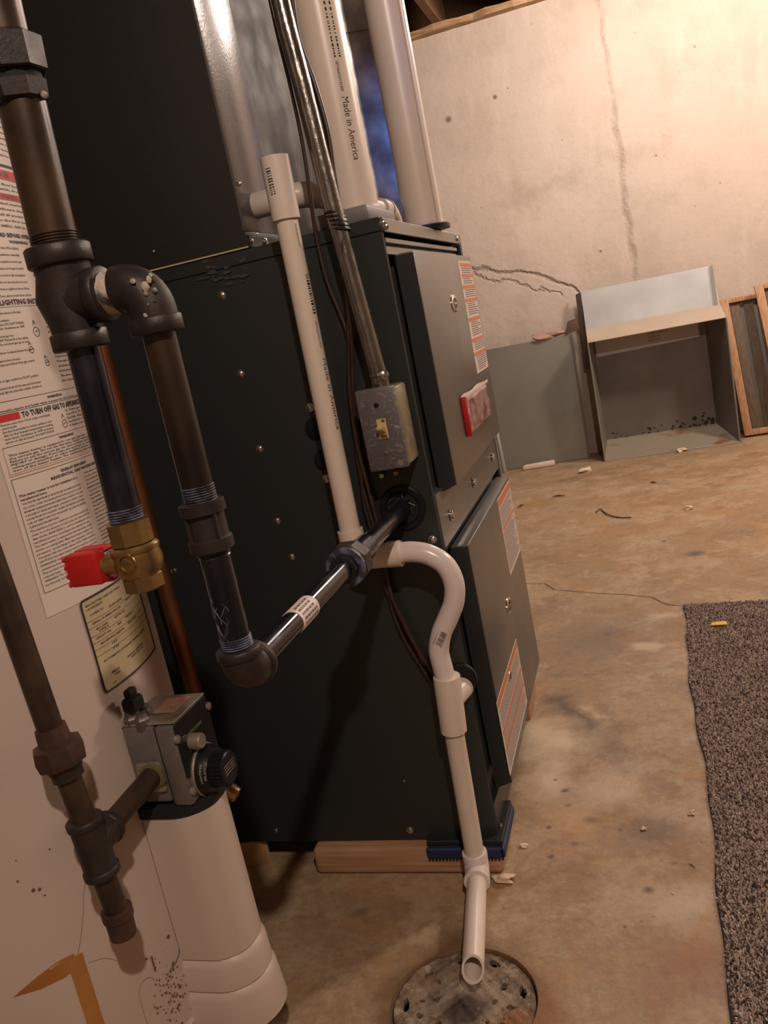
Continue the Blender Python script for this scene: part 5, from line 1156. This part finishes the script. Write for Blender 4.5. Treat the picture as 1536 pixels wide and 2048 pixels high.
# dark bound edge
bm = NB(); P = [(rug_edge(y)+0.001, y, 0.003) for y in np.linspace(-0.6, 0.95, 120)]
tube(bm, P, 0.0030, 6); part('bound_edge', bm, mat('dark_binding', (0.05, 0.045, 0.055), 0.9), rug)
rs = np.random.RandomState(4)
NT = 88000
X = rs.uniform(0.283, 0.90, NT*2); Y = rs.uniform(-0.42, 0.96, NT*2)
e_ = 0.2865 + (Y+0.26)*0.0128 + 0.004*np.sin(Y*9) + 0.002*np.sin(Y*31)
keep = (X > e_) & (Y < 0.955-0.1*(X-0.30)) & (X < 0.47+0.28*(Y+0.45)); X = X[keep][:NT]; Y = Y[keep][:NT]; n1_ = len(X)
X2 = rs.uniform(0.283, 1.89, 60000); Y2 = rs.uniform(-1.6, 0.96, 60000)
e2 = 0.2865 + (Y2+0.26)*0.0128 + 0.004*np.sin(Y2*9) + 0.002*np.sin(Y2*31)
k2 = (X2 > e2) & (Y2 < 0.955-0.1*(X2-0.30)) & ~((X2 < 0.90) & (Y2 > -0.42) & (X2 < 0.47+0.28*(Y2+0.45)))
X = np.concatenate([X, X2[k2]]); Y = np.concatenate([Y, Y2[k2]]); nt_ = len(X)
ht = rs.uniform(0.004, 0.0075, nt_); la = rs.uniform(0, 2*np.pi, nt_); ll = rs.uniform(0.0008, 0.0048, nt_); rw = rs.uniform(0.0009, 0.0016, nt_); ph2 = rs.uniform(0, 2*np.pi, nt_); rw[n1_:] *= 2.4; ll[n1_:] *= 1.8
base = np.stack([X, Y, np.full(nt_, 0.003)], 1)
midp = base + np.stack([np.cos(la)*ll*0.4, np.sin(la)*ll*0.4, ht*0.7], 1); tip = base + np.stack([np.cos(la)*ll, np.sin(la)*ll, ht], 1)
verts = np.empty((nt_, 7, 3))
for k_ in range(3):
    a = ph2+2*np.pi*k_/3; off_ = np.stack([np.cos(a)*rw, np.sin(a)*rw, 0*a], 1)
    verts[:, k_] = base+off_; verts[:, 3+k_] = midp+off_*1.1
verts[:, 6] = tip
F = []
tmpl = np.array([[0, 1, 4], [0, 4, 3], [1, 2, 5], [1, 5, 4], [2, 0, 3], [2, 3, 5], [3, 4, 6], [4, 5, 6], [5, 3, 6]])
faces = (tmpl[None] + (np.arange(nt_)*7)[:, None, None]).reshape(-1, 3)
me = bpy.data.meshes.new('pile'); me.from_pydata((verts.reshape(-1, 3)-np.array([0.9, -0.5, 0.0])).tolist(), [], faces.tolist())
att = me.color_attributes.new('tuft', 'FLOAT_COLOR', 'POINT')
pal = np.array([[0.50, 0.39, 0.33], [0.38, 0.28, 0.24], [0.17, 0.115, 0.105], [0.06, 0.045, 0.055], [0.62, 0.50, 0.43]])
ci = rs.choice(5, nt_, p=[0.33, 0.25, 0.18, 0.10, 0.14]); cc_ = np.repeat(pal[ci], 7, 0)*rs.uniform(0.85, 1.15, (nt_*7, 1))
att.data.foreach_set('color', np.concatenate([cc_, np.ones((nt_*7, 1))], 1).ravel())
mt = bpy.data.materials.new('carpet_pile'); mt.use_nodes = True; nn = mt.node_tree.nodes.new('ShaderNodeVertexColor'); nn.layer_name = 'tuft'
mt.node_tree.links.new(nn.outputs[0], mt.node_tree.nodes['Principled BSDF'].inputs['Base Color']); mt.node_tree.nodes['Principled BSDF'].inputs['Roughness'].default_value = 0.95
me.materials.append(mt); po = bpy.data.objects.new('pile', me); COL.objects.link(po); po.parent = rug; po['kind'] = 'stuff'

# ================================================================== THINGS AGAINST THE WALL
# left flat panel
sp = thing('sheet_metal_panel', (-0.19, 2.93, 0), 'flat grey sheet-metal panel leaning on the wall beside the furnace', 'metal panel')
def lean(x, z, y0=2.93, k=0.10): return (x, y0+k*z, z)
A = aty(975, 702, 2.97); B = aty(1143, 668, 2.985); C_ = aty(1178, 908, 2.93); D_ = aty(1010, 938, 2.93)
xl = -0.55
bm = NB(); slab(bm, [(xl, 2.93, 0.002), (C_[0], 2.93, 0.002), (B[0], 2.987, B[2]), (xl, 2.987, B[2]+0.0)], (0, -1, 0.1), 0.004); part('sheet', bm, M_SHEET, sp)
bm = NB(); slab(bm, [(C_[0]-0.003, 2.925, 0.002), (C_[0]+0.004, 2.925, 0.002), (B[0]+0.004, 2.982, B[2]), (B[0]-0.003, 2.982, B[2])], (0, -1, 0.1), 0.010); part('folded_edge', bm, M_SHEETD, sp)
eg = thing('metal_strip', tuple(aty(1003, 936, 2.88)), 'narrow pale folded metal strip standing at the left of the flat panel', 'metal strip')
q0, q1, q2, q3 = aty(999, 937, 2.88), aty(1013, 936, 2.88), aty(984, 800, 2.93), aty(972, 800, 2.93)
q0[2] = q1[2] = 0.0
bm = NB(); slab(bm, [q0, q1, q2, q3], (0, -1, 0.1), 0.006, 0.001); part('strip', bm, M_SHEETB, eg)
bm = NB(); slab(bm, [(q0+q1)/2+[0.0, -0.007, 0], (q0+q1)/2+[0.003, -0.007, 0], (q2+q3)/2+[0.003, -0.007, 0], (q2+q3)/2+[0, -0.007, 0]], (0, -1, 0.1), 0.003); part('fold', bm, M_SHEETD, eg)
# open box / old plenum cap
tb_ = thing('metal_box', (0.36, 2.85, 0), 'open rusty sheet-metal box with a pale flange panel rising behind it', 'metal box')
yf, yk_ = 2.80, 3.02
F_ = {k_: aty(*p, yf) for k_, p in dict(TL=(1177, 690), TR=(1451, 632), BR=(1479, 866), BL=(1208, 915)).items()}
zf = (F_['TL'][2]+F_['TR'][2])/2; xf0 = (F_['TL'][0]+F_['BL'][0])/2; xf1 = (F_['TR'][0]+F_['BR'][0])/2
K_ = {k_: aty(*p, yk_) for k_, p in dict(TL=(1186, 660), TR=(1404, 634), BR=(1439, 848), BL=(1205, 884)).items()}
Ft = [np.array(v) for v in ((xf0, yf, 0.002), (xf1, yf, 0.002), (xf1, yf, zf), (xf0, yf, zf))]
bx1_ = (K_['TR'][0]+K_['BR'][0])/2; zbb = 0.055; zbt = zf+0.02
Bk = [np.array(v) for v in ((xf0+0.012, yk_, zbb), (bx1_, yk_, zbb), (bx1_, yk_, zbt), (xf0+0.012, yk_, zbt))]
Bo = [np.array(v) for v in ((xf0+0.006, yk_+0.006, 0.002), (xf1-0.006, yk_+0.006, 0.002), (xf1-0.006, yk_+0.006, zbt), (xf0+0.006, yk_+0.006, zbt))]
def sheet4(a, b_, c_, d_, t=0.002, nrm=None):
    bm = NB(); n_ = np.cross(b_-a, d_-a) if nrm is None else np.array(nrm, float); slab(bm, [a, b_, c_, d_], n_, t); return bm
part('back_panel', sheet4(Bk[0], Bk[1], Bk[2], Bk[3], 0.002, (0, -1, 0)), M_SHEETD, tb_)
part('side_wall', sheet4(Ft[1], Bk[1], Bk[2], Ft[2], 0.003, (-1, 0, 0)), M_SHEETD, tb_)
part('side_wall', sheet4(Ft[0], Bk[0], Bk[3], Ft[3], 0.003, (-1, 0, 0)), M_SHEET, tb_)
part('bottom_wall', sheet4(Ft[0], Ft[1], Bk[1], Bk[0], 0.003, (0, 0, 1)), M_RUSTLIP, tb_, 'rusty bottom lip')
bm = NB()
for a, b_ in ((Ft[0], Ft[1]), (Ft[1], Ft[2]), (Ft[3], Ft[0])): tube(bm, [a, b_], 0.004, 6)
part('hemmed_edge', bm, M_SHEET, tb_)
pb = aty(1200, 712, yk_-0.003); band0 = zbt-0.105
bm = NB(); slab(bm, [(xf0+0.02, yk_-0.004, band0), (bx1_-0.03, yk_-0.004, band0+0.012), (bx1_-0.03, yk_-0.004, zbt-0.003), (xf0+0.02, yk_-0.004, zbt-0.003)], (0, -1, 0), 0.006); part('inner_flange', bm, mat('violet_grey_sheet', (0.42, 0.39, 0.42), 0.5, 0.3), tb_, 'greyer flange inside the top with faint stamp')
bm = NB()
for i, s_ in enumerate(('GALVANIZED STEEL', 'SHEET METAL', '26 GAUGE', 'MADE IN USA')): text_bm(bm, s_, 0.09 if i < 2 else 0.05, 0.008, lambda x, y, i=i: (0.33+x, yk_-0.0115, zbt-0.030-i*0.015+y), res=1)
part('stamp', bm, M_INKG, tb_, 'faint grey stamped print')
s0 = aty(1172, 662, 2.95); s1 = aty(1440, 607, 2.95); zs_ = (s0[2]+s1[2])/2
part('sloping_top', sheet4(Ft[3], Ft[2], np.array((s1[0], 2.95, zs_)), np.array((s0[0], 2.95, zs_)), 0.003, (0, -0.5, 1)), M_RUSTLIP if False else mat('dusty_top', (0.50, 0.42, 0.35), 0.6, 0.1, col2=(0.45, 0.36, 0.26), nscale=6), tb_, 'dusty beige sloping top')
p0 = aty(1162, 585, 2.97); p1 = aty(1424, 530, 2.97); zp = (p0[2]+p1[2])/2
part('flange_panel', sheet4(np.array((s0[0], 2.952, zs_-0.005)), np.array((p1[0]+0.012, 2.952, zs_-0.005)), np.array((p1[0], 2.985, zp)), np.array((p0[0], 2.985, zp)), 0.003, (0, -1, 0.1)), M_SHEETB, tb_, 'bright pale upright panel')
bm = NB(); slab(bm, [(s0[0]-0.03, 2.99, 0.40), (s0[0]-0.002, 2.96, 0.40), (p0[0]-0.002, 2.985, zp), (p0[0]-0.025, 3.02, zp-0.008)], (-1, -0.6, 0), 0.003); part('side_flange', bm, M_SHEETD, tb_)
bm = NB(); slab(bm, [(p1[0]-0.012, 2.950, zs_), (p1[0]+0.004, 2.950, zs_), (p1[0]+0.002, 2.978, zp), (p1[0]-0.010, 2.978, zp)], (0, -1, 0), 0.008); part('folded_edge', bm, M_SHEET, tb_)
bm = NB(); rnd = random.Random(6)
for k_ in range(46):
    x = rnd.uniform(xf0+0.03, bx1_-0.02); side = rnd.random(); z = zbb+abs(rnd.gauss(0, 0.022))
    if rnd.random() < 0.45: x = bx1_-abs(rnd.gauss(0, 0.05))-0.01
    s_ = rnd.uniform(0.003, 0.010); bm.faces.new([bm.verts.new((x+s_*math.cos(a)*rnd.uniform(.5, 1.3), yk_-0.0030-0.00001*k_, max(zbb, z+s_*math.sin(a)*rnd.uniform(.5, 1.2)))) for a in np.linspace(0, 5.3, 7)])
part('rust_stain', bm, mat('dark_rust', (0.035, 0.02, 0.012), 0.9), tb_, 'dark rust patches along the bottom', kind='stuff')
# rag and cardboard on top of the flat panel
def lump(cx, cy, cz, sx, sy, sz, seed, n_=14):
    bm = NB(); bmesh.ops.create_icosphere(bm, subdivisions=3, radius=1.0); r_ = random.Random(seed)
    off_ = [Vector((r_.uniform(-1, 1), r_.uniform(-1, 1), r_.uniform(-1, 1))).normalized() for _ in range(n_)]
    for v in bm.verts:
        d_ = 1+sum(0.14*math.sin(5*v.co.dot(o)+i) for i, o in enumerate(off_[:5])); v.co = Vector((cx+v.co.x*sx*d_, cy+v.co.y*sy*d_, cz+v.co.z*sz*d_))
    return bm
q = aty(1095, 672, 2.985); single('insulation_scrap', lump(q[0], 2.992, q[2]+0.003, 0.075, 0.022, 0.016, 3), M_RAG, 'crumpled pinkish insulation scrap on top edge of the flat panel', 'scrap', smooth=60)
q = aty(1141, 652, 2.99); bm = NB(); slab(bm, [(q[0]-0.03, 2.985, q[2]-0.035), (q[0]+0.04, 2.985, q[2]-0.02), (q[0]+0.03, 2.99, q[2]+0.03), (q[0]-0.01, 2.99, q[2]+0.022)], (0, -1, 0), 0.010, 0.002)
single('cardboard_scrap', bm, mat('brown_card', (0.10, 0.06, 0.04), 0.8), 'dark brown scrap wedged between flat panel and metal box', 'scrap')
# wooden framed filters
def frame(name, x0, x1, h, y0, kx, label):
    t = thing(name, (x0, y0, 0), label, 'wooden frame', 'wooden frames leaning on the wall')
    def pt(x, s, dy=0): return np.array((x - kx*s, y0 + 0.14*s + dy, 0.006 + s))
    w_ = 0.034
    def bar(a, b_, c_, d_, nm, m_, th=0.022):
        bm = NB(); slab(bm, [a, b_, c_, d_], (0, -1, 0.14), th, 0.0015); part(nm, bm, m_, t)
    bar(pt(x0, 0), pt(x0+w_, 0), pt(x0+w_, h), pt(x0, h), 'stile', M_WOODF); bar(pt(x1-w_, 0), pt(x1, 0), pt(x1, h), pt(x1-w_, h), 'stile', M_WOODF)
    bar(pt(x0+w_, h-0.02), pt(x1-w_, h-0.02), pt(x1-w_, h), pt(x0+w_, h), 'rail', M_WOODF); bar(pt(x0+w_, 0), pt(x1-w_, 0), pt(x1-w_, 0.025), pt(x0+w_, 0.025), 'rail', M_WOODF)
    bar(pt(x0+w_, 0.02, 0.004), pt(x1-w_, 0.02, 0.004), pt(x1-w_, h-0.015, 0.004), pt(x0+w_, h-0.015, 0.004), 'backing', M_SHEETD, 0.003)
    n_ = 7; sp_ = (x1-x0-2*w_)/n_
    for i in range(n_):
        a = x0+w_+i*sp_+0.003; bar(pt(a, 0.025), pt(a+sp_*0.72, 0.025), pt(a+sp_*0.72, h-0.02), pt(a, h-0.02), 'slat', M_SLAT, 0.008)
    return t
FX = aty(1488, 866, 2.90)[0]
frame('wooden_frame', FX, FX+0.44, 0.585, 2.90, 0.055, 'wooden slatted frame leaning on the wall right of the metal box')
frame('wooden_frame.001', FX+0.155, FX+0.60, 0.62, 2.84, 0.085, 'second wooden slatted frame leaning over the first at right edge')
q0 = atz(1492, 862); bm = NB(); slab(bm, [(q0[0], q0[1]-0.05, 0.012), (q0[0]+0.5, q0[1]-0.05, 0.012), (q0[0]+0.5, q0[1]-0.015, 0.012), (q0[0], q0[1]-0.015, 0.012)], (0, 0, -1), 0.011)
single('black_strip', bm, M_BLACKM, 'flat black strip on the floor in front of the wooden frames', 'strip')
# ------------------------------------------------------------------ floor debris
def bit(name, u, v, s, m_, label, cat='debris', seed=1, sx=1.0, sy=1.0, z=0.0):
    q = atz(u, v, z); return single(name, lump(q[0], q[1], z+s*0.42, s*sx, s*sy, s*0.5, seed), m_, label, cat, smooth=50)
a, b_ = atz(1049, 937), atz(1112, 925)
bm = NB(); slab(bm, [(a[0], a[1]-0.055, 0.001), (b_[0], b_[1]-0.065, 0.001), (b_[0], b_[1]-0.035, 0.001), (a[0]+0.01, a[1]-0.025, 0.001)], (0, 0, 1), 0.022, 0.005); single('foam_strip', bm, M_FOAM, 'white foam strip on the floor in front of the flat metal panel', 'debris')
bit('foam_chunk', 1172, 944, 0.022, M_FOAM, 'white crumb on the floor left of the metal box corner', seed=2, sx=1.2)
bit('plaster_chip', 1363, 903, 0.018, M_CHIP, 'pale chip on the floor in front of the metal box', seed=3)
bit('plaster_chip.001', 1418, 883, 0.016, M_CHIP, 'pale chip just below the rusty lip of the metal box', seed=4, sx=1.8)
bit('plaster_chip.002', 1378, 1018, 0.013, M_CHIP, 'pale and dark chip alone in the middle of the floor', seed=5)
bit('plaster_chip.003', 1533, 862, 0.02, M_FOAM, 'white chip by the black strip at the right edge', seed=6)
bit('pebble', 1048, 1693, 0.0045, M_FOAM, 'tiny white pebble beside the near furnace corner', seed=7, sx=1.5)
bit('pebble.001', 1287, 1659, 0.0042, M_CHIP, 'tiny cream pebble between the furnace and the carpet', seed=8)
bit('pebble.002', 1383, 1628, 0.0048, M_CHIP, 'tiny yellowish crumb at the carpet edge', seed=9)
bit('pebble.003', 1346, 1787, 0.0018, M_FOAM, 'minute white speck lower on the bare concrete', seed=10)
bit('mortar_lump', 1008, 1762, 0.010, M_CHIP, 'crumbly pale mortar by the outlet elbow', seed=12, sx=1.5)
for k_, (u0_, v0_, u1_, v1_, lb) in enumerate(((1105, 995, 1130, 993, 'dark splinter on the floor near the furnace door'), (1300, 967, 1313, 967, 'small dark splinter in the middle of the floor'), (1036, 1016, 1047, 1011, 'bent brown splinter beside the lower door sticker'), (1378, 1728, 1390, 1736, 'short dark splinter near the carpet edge'))):
    a, b_ = atz(u0_, v0_), atz(u1_, v1_); bm = NB(); rr_ = 0.0035 if k_ < 3 else 0.0008
    tube(bm, [(*a[:2], rr_), ((a[0]+b_[0])/2, (a[1]+b_[1])/2+rr_, rr_*1.6), (*b_[:2], rr_)], [rr_*.4, rr_, rr_*.4], 6)
    single('splinter' + ('' if k_ == 0 else '.%03d' % k_), bm, M_TWIG, lb, 'debris', smooth=60)
P = smooth_path([(*atz(u, v)[:2], 0.003+0.002*(i % 2)) for i, (u, v) in enumerate(((1192, 1026), (1200, 1021), (1208, 1025), (1215, 1031), (1235, 1036), (1263, 1038)))], 5)
bm = NB(); tube(bm, P, 0.0022, 6); single('curled_wire', bm, M_TWIG, 'curled thin brown wire on the open floor', 'debris', smooth=180)
q = atz(1437, 1248, 0.012); bm = NB(); slab(bm, [(q[0]-0.016, q[1]-0.006, 0.0115), (q[0]+0.018, q[1]-0.008, 0.0115), (q[0]+0.016, q[1]+0.006, 0.0135), (q[0]-0.013, q[1]+0.008, 0.0125)], (0, 0, 1), 0.002, 0.0005)
single('yellow_scrap', bm, M_YEL, 'small bright yellow scrap on the carpet', 'debris')
